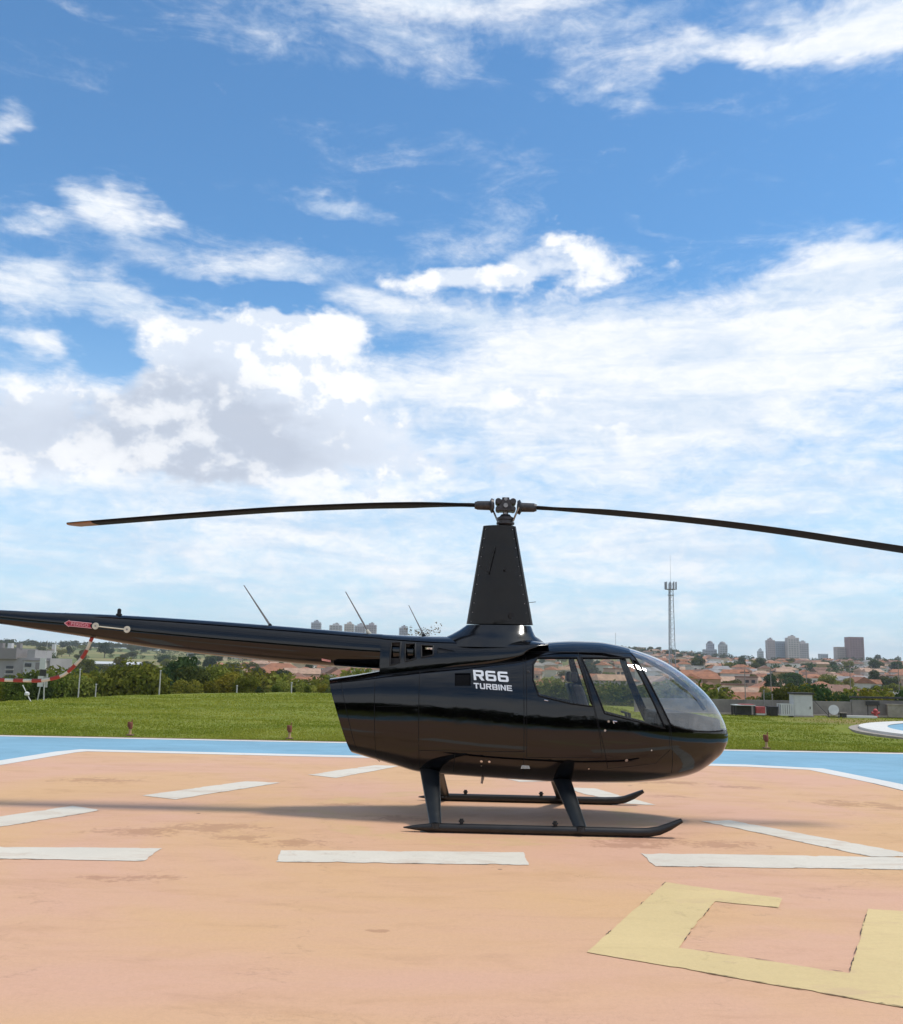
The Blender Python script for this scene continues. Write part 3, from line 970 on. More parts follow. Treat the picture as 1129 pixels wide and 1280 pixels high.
#          x     ztop   zbot   w     zw    nt   nb
BODY = [(-2.10, 1.440, 0.770, .290, 1.12, 3.2, 3.0), (-1.96, 1.462, 0.735, .320, 1.11, 3.2, 3.0), (-1.67, 1.508, 0.660, .385, 1.10, 3.2, 3.0),
        (-1.36, 1.562, 0.580, .460, 1.09, 3.2, 2.9), (-1.20, 1.590, 0.539, .500, 1.08, 3.1, 2.8), (-0.90, 1.640, 0.464, .570, 1.07, 3.0, 2.7),
        (-0.50, 1.702, 0.442, .650, 1.05, 2.8, 2.8), (-0.10, 1.765, 0.426, .706, 1.03, 2.6, 2.9), (0.20, 1.825, 0.414, .730, 1.02, 2.4, 2.9),
        (0.40, 1.890, 0.408, .736, 1.01, 2.25, 2.9), (0.56, 1.919, 0.404, .737, 1.00, 2.2, 2.9), (0.83, 1.934, 0.402, .735, 1.00, 2.2, 2.9),
        (1.06, 1.929, 0.403, .728, 0.99, 2.2, 2.8), (1.28, 1.899, 0.406, .712, 0.98, 2.2, 2.7), (1.42, 1.868, 0.409, .695, 0.97, 2.2, 2.6),
        (1.55, 1.830, 0.417, .670, 0.96, 2.2, 2.5), (1.78, 1.744, 0.440, .605, 0.95, 2.15, 2.4), (2.00, 1.612, 0.478, .510, 0.94, 2.1, 2.3),
        (2.135, 1.508, 0.520, .435, 0.935, 2.1, 2.2), (2.257, 1.398, 0.590, .350, 0.93, 2.1, 2.2), (2.344, 1.296, 0.655, .280, 0.925, 2.1, 2.1),
        (2.412, 1.190, 0.712, .210, 0.92, 2.1, 2.1), (2.462, 1.090, 0.785, .140, 0.92, 2.05, 2.05), (2.495, 0.990, 0.862, .065, 0.92, 2, 2),
        (2.503, 0.921, 0.919, .003, 0.92, 2, 2)]
body = Hull(BODY, 2.5032)
qs = np.linspace(0.002, math.sqrt(2.5032 + 2.0), 205)
xs = sorted(2.5032 - qs ** 2)
xs[0] = -2.0
G = body.half(xs, 74, rear=(-2.0, -1.1, lambda z: -1.935 + (1.468 - z) * 0.3527))
REAR_RING = G[0].copy()
WIN_F = [(0.845, 1.742), (1.380, 1.752), (1.705, 1.02), (1.43, 1.085), (1.060, 1.168)]
WIN_R = [(0.322, 1.66), (0.372, 1.735), (0.795, 1.742), (0.935, 1.235), (0.70, 1.262), (0.372, 1.335), (0.315, 1.50)]
SHIELD = [(1.405, 2.2), (1.405, 1.80), (1.440, 1.745), (1.758, 1.075), (1.80, 1.045), (1.90, 1.018), (2.02, 0.998), (2.12, 0.988), (2.22, 0.984),
          (2.32, 0.986), (2.40, 0.990), (2.47, 0.996), (2.60, 0.998), (2.60, 2.2)]
DOOR_F = [(0.82, 1.80), (1.405, 1.80), (1.435, 1.735), (1.745, 1.06), (1.75, 0.80), (1.60, 0.66), (1.10, 0.60), (1.02, 0.95), (0.955, 1.235)]
DOOR_R = [(0.245, 1.78), (0.81, 1.80), (0.943, 1.235), (1.005, 0.95), (1.03, 0.72), (0.25, 0.70)]
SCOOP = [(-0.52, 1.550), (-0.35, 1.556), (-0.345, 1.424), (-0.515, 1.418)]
regions = [('win_f', WIN_F), ('win_r', WIN_R), ('shield', SHIELD), ('door_f', DOOR_F), ('door_r', DOOR_R), ('scoop', SCOOP)]
parts = split_hull(body, G, regions)
def outline(poly, step=0.03, skip=()):
    pts = []
    n = len(poly)
    for i in range(n):
        if i in skip:
            continue
        (a, c), (b_, d) = poly[i], poly[(i + 1) % n]
        k = max(2, int(math.hypot(b_ - a, d - c) / step))
        pts += [(a + (b_ - a) * t / k, c + (d - c) * t / k) for t in range(k)]
    return pts
def rim(name, hull, pts, side, rad, m, parent, closed=True, off=0.0, flat=0.5):
    P3 = [hull.side(x, z, off, side) for x, z in pts]
    P3 = [p for i, p in enumerate(P3) if i == 0 or (Vector(p) - Vector(P3[i - 1])).length > 1e-4]
    if closed:
        P3 = P3 + [P3[0], P3[1]]
    return MB().tube(P3, rad, 6, caps=not closed).build(name, m, parent, smooth='all')
for sd_ in (-1, 1):
    hull_obj('fuselage_shell', body, parts['shell'], M_paint, HP, sd_)
    hull_obj('windshield', body, parts['shield'], M_wind, HP, sd_, -0.003)
    hull_obj('air_scoop', body, parts['scoop'], M_void, HP, sd_, -0.012)
    rim('windshield_seal', body, outline(SHIELD, skip=(0, 11, 12, 13))[:-1], sd_, 0.009, M_rubber, HP, False)
    for dk, wk, poly, dpoly in (('door_f', 'win_f', WIN_F, DOOR_F), ('door_r', 'win_r', WIN_R, DOOR_R)):
        dr = hull_obj('cabin_door', body, parts[dk], M_paint, HP, sd_, 0.0015)
        wn_ = hull_obj('window', body, parts[wk], M_glass, dr, sd_, -0.004)
        rim('window_seal', body, outline(poly), sd_, 0.010, M_rubber, dr)
        rim('door_seal', body, outline(dpoly), sd_, 0.0045, M_rubber, dr, True, -0.002)
        if dk == 'door_f':
            hb = MB()
            for (hx, hz) in ((1.098, 1.088), (1.060, 0.995)):
                c = body.side(hx, hz, 0.004, sd_)
                MB().tube([(c[0], c[1], c[2]), (c[0], c[1] + sd_ * .012, c[2])], 0.012, 10).build('door_lock', M_chrome, dr)
            c0, c1 = body.side(1.145, 1.092, 0.012, sd_), body.side(1.185, 1.086, 0.016, sd_)
            hb.tube([c0, c1], 0.007, 8)
            c2 = body.side(1.155, 1.066, 0.012, sd_)
            hb.tube([c0, c2], 0.006, 8)
            hb.build('handle', M_chrome, dr)
        else:
            c0, c1 = body.side(0.43, 1.292, 0.006, sd_), body.side(0.47, 1.285, 0.006, sd_)
            MB().tube([c0, c1], 0.006, 8).build('handle', M_chrome, dr)
# flat rear of the engine bay
rp = MB()
ring = [tuple(p) for p in REAR_RING] + [(p[0], -p[1], p[2]) for p in REAR_RING[::-1]]
rp.add(ring, [tuple(range(len(ring)))])
rp.build('rear_panel', M_matte, HP)
# panel joints and small fittings on the starboard and port flanks
def seam(pts, w_=0.0035, m=M_rubber, name='panel_joint'):
    for sd_ in (-1, 1):
        P3 = [body.side(x, z, -0.001, sd_) for x, z in pts]
        MB().tube(P3, w_, 5).build(name, m, HP, smooth='all')
def line(a, b_, n=24):
    return [(a[0] + (b_[0] - a[0]) * t / n, a[1] + (b_[1] - a[1]) * t / n) for t in range(n + 1)]
seam(line((-0.905, 1.60), (-0.885, 0.52)))
seam(line((-1.40, 1.50), (-1.36, 0.56)))
seam(line((-0.885, 0.735), (0.23, 0.76)))
seam(line((0.215, 1.77), (0.222, 0.50)))
seam(line((1.405, 1.80), (0.25, 1.80), 30), 0.006)
seam(line((-1.78, 1.42), (-1.58, .70)))
seam(line((-.885, 1.20), (-1.37, 1.18)))
seam(line((1.76, 1.06), (1.80, .55)))
seam(line((-.52, .50), (-.50, .735), 8))
for sd_ in (-1, 1):
    for (x, z, r_) in ((-0.22, 0.648, .014), (-0.137, 0.648, .013), (1.289, 0.695, .016), (-0.22, 0.60, .006), (0.9, 0.60, .007), (1.55, 0.80, .007)):
        c, d = body.side(x, z, -.002, sd_), body.side(x, z, .010, sd_)
        MB().tube([c, d], r_, 10).build('fastener', M_chrome, HP)
    c = body.side(0.24, 0.60, 0.004, sd_)
    MB().box((c[0], c[1], c[2]), (0.10, 0.02, 0.035), 0, 0, 0.75).build('step_bracket', M_chrome, HP)
MB().tube([(-0.2, -.25, 0.46), (-0.215, -.25, 0.375)], [.018, .012], 8).build('drain_pipe', M_hub2, HP)
# rivets along the tail-side joint
rv_ = MB()
for x0_ in (-0.93, -0.86):
    for k in range(22):
        c, d = body.side(x0_ + .001 * k, 1.55 - k * .045, -.001), body.side(x0_ + .001 * k, 1.55 - k * .045, .0018)
        rv_.tube([c, d], .0035, 6)
RIV = [line((-1.80, 1.44), (-1.62, .76), 22), line((-1.32, 1.52), (-1.30, .60), 26), line((-.83, .70), (.18, .725), 34), line((.18, 1.72), (.19, .56), 34),
       line((-.80, 1.60), (.15, 1.725), 34), line((-1.85, 1.43), (-.97, 1.575), 30), line((1.05, .565), (1.62, .63), 20), line((.27, 1.815), (1.37, 1.82), 36), line((-1.25, .56), (-.93, .53), 12)]
for sd_ in (-1, 1):
    for ln_ in RIV:
        for x, z in ln_:
            rv_.tube([body.side(x, z, -.001, sd_), body.side(x, z, .0018, sd_)], .0034, 6)
tag(rv_.build('rivet', M_paint, HP), kind='stuff')

# lettering on the flank
def flat_text(s, size, bold=0.0, xs_=1.0):
    cu = bpy.data.curves.new('text', 'FONT')
    cu.body = s
    cu.size = size
    cu.offset = bold
    cu.fill_mode = 'FRONT'
    cu.space_character = 1.08
    o = bpy.data.objects.new('text', cu)
    COL.objects.link(o)
    bpy.context.view_layer.update()
    me = bpy.data.meshes.new_from_object(o.evaluated_get(bpy.context.evaluated_depsgraph_get()))
    bpy.data.objects.remove(o)
    bpy.data.curves.remove(cu)
    bm = bmesh.new()
    bm.from_mesh(me)
    bmesh.ops.triangulate(bm, faces=bm.faces)
    P = np.array([v.co[:] for v in bm.verts])
    fs = [tuple(v.index for v in f.verts) for f in bm.faces]
    bm.free()
    bpy.data.meshes.remove(me)
    P[:, 0] *= xs_
    return P, fs
def rc(x0, y0, x1, y1):
    return [(x0, y0), (x1, y0), (x1, y1), (x0, y1)]
GL = {
    'R': [rc(0, 0, .24, 1), rc(.24, .80, .76, 1), rc(.24, .40, .76, .60), [(.76, .40), (.90, .40), (1, .52), (1, .88), (.88, 1), (.76, 1)], [(.46, .40), (.72, 0), (1.02, 0), (.76, .40)]],
    '6': [[(0, .12), (.12, 0), (.24, 0), (.24, 1), (.12, 1), (0, .88)], rc(.24, .80, .95, 1), rc(.24, .44, .76, .63), rc(.24, 0, .76, .20), [(.76, 0), (.88, 0), (1, .12), (1, .51), (.88, .63), (.76, .63)]],
    'T': [rc(0, .78, 1, 1), rc(.37, 0, .63, .78)],
    'U': [[(0, 1), (0, .14), (.12, 0), (.25, 0), (.25, 1)], rc(.25, 0, .75, .21), [(.75, 0), (.88, 0), (1, .14), (1, 1), (.75, 1)]],
    'B': [rc(0, 0, .25, 1), rc(.25, .80, .74, 1), rc(.25, .41, .74, .59), rc(.25, 0, .74, .20), [(.74, .50), (.94, .50), (1, .58), (1, .90), (.90, 1), (.74, 1)], [(.74, 0), (.90, 0), (1, .10), (1, .42), (.94, .50), (.74, .50)]],
    'I': [rc(0, 0, .25, 1)],
    'N': [rc(0, 0, .25, 1), rc(.75, 0, 1, 1), [(.25, 1), (.25, .66), (.75, 0), (.75, .34)]],
    'E': [rc(0, 0, .25, 1), rc(.25, .80, 1, 1), rc(.25, .41, .93, .59), rc(.25, 0, 1, .20)]}
def lettering(text, x0, z0, width, height, slope, gap=.17):
    tot = sum(.25 if c == 'I' else 1 for c in text) + gap * (len(text) - 1)
    for sd_ in (-1, 1):
        cur = 0.0
        for c in text:
            mb = MB()
            for poly in GL[c]:
                vs = []
                for u, v in poly:
                    uu = (cur + u) / tot * width
                    if sd_ > 0:
                        uu = width - uu
                    vs.append(body.side(x0 + uu - v * .012 * height / .1, z0 + v * height + ((uu * slope) if sd_ < 0 else -uu * slope), 0.0060, sd_))
                mb.add(vs, [tuple(range(len(vs)))])
            mb.build('letter', M_lett, HP, recalc=False)
            cur += (.25 if c == 'I' else 1) + gap
lettering('R66', -0.312, 1.482, 0.372, 0.105, -0.040)
lettering('TURBINE', -0.309, 1.395, 0.405, 0.058, -0.048)

# engine cowl behind the mast, with the three intake openings
COWL = [(-1.36, 1.970, 1.30, .300, 1.50, 2.7, 2.2), (-1.10, 1.962, 1.35, .345, 1.54, 2.7, 2.2), (-0.80, 1.958, 1.40, .385, 1.59, 2.6, 2.2),
        (-0.50, 1.962, 1.45, .420, 1.64, 2.5, 2.2), (-0.10, 1.968, 1.55, .450, 1.70, 2.4, 2.2), (0.20, 1.960, 1.72, .450, 1.76, 2.3, 2.2), (0.30, 1.945, 1.80, .44, 1.83, 2.2, 2.2), (0.50, 1.90, 1.86, .36, 1.88, 2.2, 2.2)]
cowl = Hull(COWL)
V1 = [(-1.243, 1.872), (-1.135, 1.878), (-1.135, 1.655), (-1.243, 1.622)]
V2 = [(-1.085, 1.862), (-0.970, 1.866), (-0.960, 1.700), (-1.075, 1.664)]
V3 = [(-0.905, 1.850), (-0.770, 1.846), (-0.765, 1.742), (-0.895, 1.712)]
V4 = [(-0.72, 1.825), (-0.52, 1.790), (-0.72, 1.757)]
GC = cowl.half(list(np.linspace(-1.36, 0.5, 80)), 40)
cp = split_hull(cowl, GC, [('v1', V1), ('v2', V2), ('v3', V3), ('v4', V4)])
for sd_ in (-1, 1):
    ck = hull_obj('engine_cowl', cowl, cp['shell'], M_paint, HP, sd_)
    for vp in (V1, V2, V3):
        rim('intake_frame', cowl, outline(vp), sd_, 0.010, M_matte, ck)
    hull_obj('intake_recess', cowl, cp['v4'], M_matte, ck, sd_, -0.01)
ring = [tuple(p) for p in GC[0]] + [(p[0], -p[1], p[2]) for p in GC[0][::-1]]
rp = MB()
rp.add(ring, [tuple(range(len(ring)))])
rp.build('cowl_end_panel', M_matte, HP)
eng = MB().box((-1.16, 0, 1.70), (0.26, 0.36, 0.42)).tube([(-1.0, .1, 1.66), (0.2, .1, 1.62)], 0.16, 12)
eng.tube([(-1.02, -.14, 1.66), (-0.3, -.14, 1.63)], 0.075, 10).build('engine', M_hub, HP, bevel=0.02)

# tail boom
BOOM = [(-1.0, 1.765, .190), (-1.6, 1.786, .198), (-2.09, 1.812, .203), (-2.44, 1.833, .204), (-3.0, 1.871, .199), (-3.94, 1.940, .178),
        (-4.88, 2.020, .129), (-5.40, 2.058, .100), (-5.83, 2.092, .080), (-6.15, 2.105, .072)]
bz_f = pchip([-k[0] for k in BOOM], [k[1] for k in BOOM])
br_f = pchip([-k[0] for k in BOOM], [k[2] for k in BOOM])
bx = np.linspace(1.0, 6.15, 60)
bm_ = MB().tube([(-x, 0, float(bz_f(x))) for x in bx], [float(br_f(x)) for x in bx], 40)
boom = bm_.build('tail_boom', M_paint, HP, smooth=True)
for x in (1.95, 2.75, 3.55, 4.2, 5.05):
    MB().tube([(-x, 0, float(bz_f(x))), (-x - .006, 0, float(bz_f(x)))], float(br_f(x)) + .0012, 40).build('boom_joint', M_paint, boom, smooth=True)
def boom_side(x, dz, off=0.003):
    c, r_ = float(bz_f(-x)), float(br_f(-x)) + off
    return (x, -math.sqrt(max(r_ * r_ - dz * dz, 0)), c + dz)
# red arrow with its warning word
def boom_decal(name, poly, m, dz0, off, slope=-0.085, xref=-4.85):
    mb = MB()
    vs = []
    for x, z in poly:
        vs.append(boom_side(x, dz0 + z, off))
    mb.add(vs, [tuple(range(len(vs)))])
    return mb.build(name, m, boom)
ar = [(-5.005, 0.0), (-4.95, 0.037), (-4.95, 0.026), (-4.68, 0.026), (-4.70, 0.0), (-4.68, -0.026), (-4.95, -0.026), (-4.95, -0.037)]
arrow = boom_decal('warning_arrow', ar, M_red, 0.0, 0.004)
P, fs = flat_text('PERIGO', 1.0, 0.012)
P[:, 0] = (P[:, 0] - P[:, 0].min()) / np.ptp(P[:, 0]) * 0.205 - 4.925
P[:, 1] = (P[:, 1] - P[:, 1].min()) / np.ptp(P[:, 1]) * 0.034 - 0.017
mb = MB()
mb.add([boom_side(x, z, 0.0065) for x, z, _ in P], fs)
mb.build('lettering', M_pink, boom, recalc=False)
for a_, b__ in (((-5.005, 0.0), (-4.95, 0.037)), ((-4.95, 0.028), (-4.68, 0.028)), ((-4.95, -0.028), (-4.68, -0.028)), ((-5.005, 0.0), (-4.95, -0.037))):
    MB().tube([boom_side(*a_, .005), boom_side(*b__, .005)], 0.0035, 5).build('arrow_edge', M_pink, boom)
for x in (-4.635, -4.262):
    c = boom_side(x, 0.002, 0.0)
    MB().tube([(c[0], c[1] + .01, c[2]), (c[0], c[1] - .008, c[2])], [.038, .038], 20).build('inspection_cover', M_cream, boom)
    MB().tube([(c[0], c[1] - .006, c[2]), (c[0], c[1] - .012, c[2])], [.012, .010], 12).build('cover_bolt', M_hub2, boom)
MB().tube([boom_side(-4.61, 0.0, .004), boom_side(-4.29, 0.0, .004)], 0.007, 8).build('tie_bar', M_cream, boom)
MB().add([boom_side(-2.03, -.125, .003), boom_side(-1.93, -.135, .003), boom_side(-1.93, -.158, .003), boom_side(-2.03, -.148, .003)], [(0, 1, 2, 3)]).build('placard', M_pink, boom)
# beacon and whip antennas
bc = MB().lathe([(.034, 0), (.034, .05), (.022, .055), (.022, .10), (.010, .112)], (-4.43, 0, 2.10), 14)
bc.build('beacon_light', M_matte, boom, smooth=True)
for (xa, za, xb, zb, r_) in ((-2.655, 2.035, -2.994, 2.505, .009), (-1.53, 1.99, -1.811, 2.451, .008), (-0.89, 1.955, -1.078, 2.307, .006)):
    an = MB().tube([(xa, 0, za), ((xa + xb) / 2, 0, (za + zb) / 2), (xb, 0, zb)], [r_ * 1.5, r_, r_ * .6], 8)
    an.build('whip_antenna', M_whip, HP, smooth=True)
    MB().tube([(xa + .02, 0, za - .03), (xa - .02, 0, za + .03)], [.028, .016], 10).build('antenna_base', M_cream if xa == -1.53 else M_matte, HP, smooth=True)
# striped tail rotor guard hanging under the boom
gp = [(-4.690, 1.93), (-4.717, 1.887), (-4.794, 1.690), (-4.913, 1.540), (-5.017, 1.448), (-5.134, 1.404), (-5.336, 1.372), (-5.616, 1.372), (-5.95, 1.385)]
gf_x = pchip(np.arange(len(gp)), [p[0] for p in gp])
gf_z = pchip(np.arange(len(gp)), [p[1] for p in gp])
gs = np.linspace(0, len(gp) - 1, 90)
gx, gz = gf_x(gs), gf_z(gs)
arc = np.concatenate([[0], np.cumsum(np.hypot(np.diff(gx), np.diff(gz)))])
def gat(d):
    return (float(np.interp(d, arc, gx)), 0.0, float(np.interp(d, arc, gz)))
guard = MB().tube([gat(d) for d in np.linspace(0, arc[-1], 60)], 0.0185, 12).build('tail_rotor_guard', M_cream, HP, smooth=True)
d = 0.0
while d < arc[-1] - .05:
    e = min(arc[-1], d + 0.112)
    MB().tube([gat(k) for k in np.linspace(d, e, 8)], 0.0215, 12).build('red_band', M_guard_red, guard, smooth=True)
    d += 0.214
# fins, gearbox and tail rotor just past the frame edge
def fin(name, poly, th, y=0.0):
    mb = MB()
    n = len(poly)
    cx_ = sum(p[0] for p in poly) / n
    cz_ = sum(p[1] for p in poly) / n
    vs = [(x, y - th * .3, z) for x, z in poly] + [(cx_ + (x - cx_) * .7, y - th, cz_ + (z - cz_) * .7) for x, z in poly]
    vs += [(x, y + th * .3, z) for x, z in poly] + [(cx_ + (x - cx_) * .7, y + th, cz_ + (z - cz_) * .7) for x, z in poly]
    fs = [tuple(range(n, 2 * n)), tuple(range(3 * n, 4 * n))]
    for i in range(n):
        k = (i + 1) % n
        fs += [(i, k, n + k, n + i), (2 * n + i, 2 * n + k, 3 * n + k, 3 * n + i), (i, k, 2 * n + k, 2 * n + i)]
    return mb.add(vs, fs).build(name, M_paint, HP)
fin('upper_fin', [(-5.90, 2.16), (-6.12, 2.16), (-6.55, 2.92), (-6.36, 2.92)], .018)
fin('lower_fin', [(-5.88, 2.03), (-6.10, 2.03), (-6.28, 1.30), (-5.835, 1.30), (-5.80, 1.62)], .018)
MB().tube([(-5.98, 0, 2.10), (-6.22, 0, 2.10)], [.10, .085], 16).tube([(-6.10, 0, 2.10), (-6.10, .30, 2.10)], .035, 12).build('tail_gearbox', M_hub, HP, smooth=True)
for s_ in (-1, 1):
    MB().tube([(-6.10 - .02 * s_, .27, 2.10 + .08 * s_), (-6.10 - .10 * s_, .27, 2.10 + .74 * s_)], [(.065, .010), (.065, .008)], 12).build('tail_rotor_blade', M_blade, HP, smooth=True)

# mast base and mast fairing: lofts of rounded plan sections up z
def z_loft(secs, name, m, n=56, cap=True, smooth=True, wob=0.0):
    mb = MB()
    vs, fs = [], []
    for (z, xa, xb, hw, ex) in secs:
        c, a_ = (xa + xb) / 2, (xb - xa) / 2
        for k in range(n):
            t = 2 * math.pi * k / n
            ct, st = math.cos(t), math.sin(t)
            vs.append((c + a_ * math.copysign(abs(ct) ** (2 / ex), ct), hw * math.copysign(abs(st) ** (2 / ex), st), z))
    for i in range(len(secs) - 1):
        for k in range(n):
            k2 = (k + 1) % n
            fs.append((i * n + k, i * n + k2, (i + 1) * n + k2, (i + 1) * n + k))
    if cap:
        fs.append(tuple((len(secs) - 1) * n + k for k in range(n)))
    mb.add(vs, fs)
    return mb.build(name, m, HP, smooth=smooth)
z_loft([(1.84, -.80, .60, .42, 2.3), (1.91, -.72, .47, .36, 2.3), (1.950, -.655, .42, .325, 2.4), (1.975, -.60, .375, .295, 2.5), (2.03, -.50, .345, .245, 2.6), (2.075, -.435, .330, .205, 2.6),
        (2.092, -.415, .322, .190, 2.6)], 'mast_base', M_paint2)
secs = []
for k in range(13):
    t = k / 12
    xa = -.414 + (.414 - .238) * t
    xb = .345 + (.141 - .345) * t
    secs.append((2.105 + (3.236 - 2.105) * t, xa, xb, .165 - .06 * t + .004 * math.sin(k * 1.7), 1.75))
mf = z_loft(secs, 'mast_fairing', M_fair)
for (x, z, r_) in ((0.02, 2.72, .012), (0.09, 2.20, .030), (-0.12, 2.93, .008), (-.2, 2.7, .006)):
    MB().tube([(x, -.17, z), (x, -.135, z)], r_, 12).build('fairing_plug', M_matte, mf)
for s_ in (-1, 1):
    for k in range(11):
        t = k / 10
        for xx in (-.36 + .15 * t, .28 - .18 * t):
            y_ = s_ * (.06 + .012 * t)
            MB().tube([(xx, y_ - s_ * .02, 2.13 + 1.06 * t), (xx, s_ * .075, 2.13 + 1.06 * t)], .0045, 6).build('screw', M_hub2, mf)
MB().tube([(0.30, 0, 2.36), (0.375, 0, 2.37)], .004, 6).build('wire', M_hub, mf)
MB().tube([(-0.10, -.152, 2.98), (-.18, -.150, 2.67)], .006, 6).build('fairing_stay', M_matte, mf)

# rotor head
MB().tube([(0.02, 0, 3.10), (0.02, 0, 3.50)], .032, 16).build('mast_shaft', M_hub2, HP, smooth=True)
MB().lathe([(.05, 3.225), (.075, 3.24), (.105, 3.262), (.105, 3.280), (.085, 3.285), (.085, 3.305), (.100, 3.312), (.100, 3.335), (.070, 3.350), (.050, 3.375)], (0.02, 0, 0), 24).build('swashplate', M_hub, HP, smooth=True)
for s_ in (-1, 1):
    MB().tube([(0.02 + .085 * s_, -.04 * s_, 3.29), (0.02 + .15 * s_, -.09 * s_, 3.45)], .011, 8).tube([(0.02 + .07 * s_, -.03, 3.18), (0.02 + .075 * s_, -.03, 3.29)], .012, 8).build('pitch_link', M_hub2, HP)
hb = MB().box((0.02, 0, 3.475), (.15, .16, .135)).box((0.02, 0, 3.545), (.085, .12, .05))
for s_ in (-1, 1):
    hb.tube([(0.02 + s_ * .085, -.09, 3.52), (0.02 + s_ * .085, .09, 3.52)], .036, 14).tube([(0.02 + s_ * .085, -.085, 3.435), (0.02 + s_ * .085, .085, 3.435)], .032, 14)
hb.box((0.02, -.083, 3.465), (.05, .02, .045), mi=0)
hub = hb.build('rotor_hub', M_hub, HP, bevel=0.008)
MB().tube([(0.02, -.09, 3.545), (0.02, .09, 3.545)], .020, 12).tube([(0.02, -.10, 3.47), (0.02, .10, 3.47)], .026, 12).build('hinge_bolt', M_hub2, hub)
LEFT = [(0.28, 3.478), (0.50, 3.482), (0.85, 3.486), (1.40, 3.474), (2.00, 3.447), (2.60, 3.413), (3.30, 3.357), (4.00, 3.296), (4.60, 3.240), (5.13, 3.190)]
RIGHT = [(0.28, 3.463), (0.50, 3.452), (1.115, 3.411), (2.05, 3.334), (2.98, 3.232), (3.90, 3.105), (4.60, 3.005), (5.03, 2.942)]
AF = [(0, .0), (.03, .30), (.12, .47), (.30, .5), (.6, .33), (.9, .10), (1, .01), (.9, -.08), (.6, -.28), (.30, -.42), (.12, -.40), (.03, -.25)]
def blade(path, s_, lead, pitch0, pitch1):
    fz = pchip([p[0] for p in path], [p[1] for p in path])
    rr = np.concatenate([[0.36, 0.42, 0.55, 0.75], np.linspace(0.95, 4.95, 36), [5.02, 5.08, 5.13]])
    mb, tipb = MB(), MB()
    vs = []
    for r_ in rr:
        ch = 0.290 * min(1.0, 0.30 + max(0, r_ - .36) / .75 * .7) if r_ < 1.1 else 0.290
        th = 0.05 if r_ < .55 else .042 - .008 * r_ / 5
        if r_ > 4.95:
            ch = 0.29 - (r_ - 4.95) / .18 * .05
        pa = pitch0 + (pitch1 - pitch0) * r_ / 5.03
        z0 = float(fz(r_))
        for cx_, tz_ in AF:
            c = (0.25 - cx_) * ch          # + towards leading edge
            t = tz_ * th
            y = lead * (c * math.cos(pa) - t * math.sin(pa))
            z = c * math.sin(pa) + t * math.cos(pa)
            # raked tip
            sw = -max(0.0, r_ - 5.00) / .13 * 0.10 * max(0, cx_ - .2)
            vs.append((0.02 + s_ * (r_ - (-sw)), y, z0 + z))
    n = len(AF)
    fs, mi = [], []
    for i in range(len(rr) - 1):
        for k in range(n):
            k2 = (k + 1) % n
            fs.append((i * n + k, i * n + k2, (i + 1) * n + k2, (i + 1) * n + k))
    fs += [tuple(range(n)), tuple((len(rr) - 1) * n + k for k in range(n))]
    mb.add(vs, fs)
    o = mb.build('rotor_blade', [M_blade, M_blade_tip], HP, smooth=True)
    for p in o.data.polygons:
        if abs(p.center[0] - 0.02) > 4.80 and p.normal.z < 0.1 and s_ < 0:
            p.material_index = 1
    # grip with its flange
    g = MB().tube([(0.02 + s_ * .13, 0, path[0][1]), (0.02 + s_ * .20, 0, path[0][1] - .002)], [.035, .045], 16)
    g.tube([(0.02 + s_ * .135, 0, path[0][1]), (0.02 + s_ * .165, 0, path[0][1])], [.075, .088], 18)
    g.tube([(0.02 + s_ * .165, 0, path[0][1]), (0.02 + s_ * .185, 0, path[0][1])], [.088, .055], 18)
    g.tube([(0.02 + s_ * .18, 0, path[0][1]), (0.02 + s_ * .33, 0, float(fz(.33)))], [.055, .052], 16)
    g.tube([(0.02 + s_ * .33, 0, float(fz(.33))), (0.02 + s_ * .36, 0, float(fz(.36)))], [.050, .040], 16)
    g.build('blade_grip', M_hub, o, smooth=True)
    return o
blade(LEFT, -1, -1, R(4), R(1.0))
blade(RIGHT, 1, 1, R(-1.5), R(-5))

# landing gear
def skid(y, name='skid'):
    p = [(-0.985, y, .040), (-0.86, y, .043), (-0.70, y, .045), (1.30, y, .045), (1.43, y, .050), (1.53, y, .068), (1.63, y, .108), (1.755, y, .170)]
    r_ = [(.012, .006), (.036, .026), (.045, .045), (.045, .045), (.045, .045), (.045, .043), (.043, .038), (.040, .022)]
    o = MB().tube(p, r_, 14).build(name, M_skid, HP, smooth=True)
    for x in (-0.41, 0.514):
        MB().tube([(x, y, .06), (x, y, .135)], .020, 10).tube([(x, y, .105), (x, y, .118)], .030, 10).build('skid_fitting', M_matte, o, smooth=True)
    for x in (-.65, 0.05, 1.2):
        MB().box((x, y, .0015), (.34, .05, .009)).build('wear_shoe', M_hub, o)
    return o
def leg(xt, xb, s_, ct, cb):
    hs = [.62, .55, .45, .34, .22, .12, .068]
    path, rr_ = [], []
    for z in hs:
        t = (.55 - z) / (.55 - .068)
        path.append((xt + (xb - xt) * t, s_ * (.24 + (1.14 - .24) * t), z))
        rr_.append((ct + (cb - ct) * max(0, t), .050 - .018 * max(0, t)))
    o = MB().tube(path, rr_, 24).build('leg', M_leg, HP, smooth=True)
    MB().tube([(xb, s_ * 1.14, .088), (xb, s_ * 1.14, .045)], [(cb + .006, .048), (cb + .012, .048)], 18).build('leg_shoe', M_skid, o, smooth=True)
    return o
for s_ in (-1, 1):
    skid(s_ * 1.145)
    leg(-0.790, -0.667, s_, .112, .060)
    leg(0.608, 0.765, s_, .108, .066)
for x in (-0.79, 0.608):
    MB().tube([(x, -.24, .57), (x, 0, .56), (x, .24, .57)], .045, 12).build('cross_tube', M_leg, HP, smooth=True)

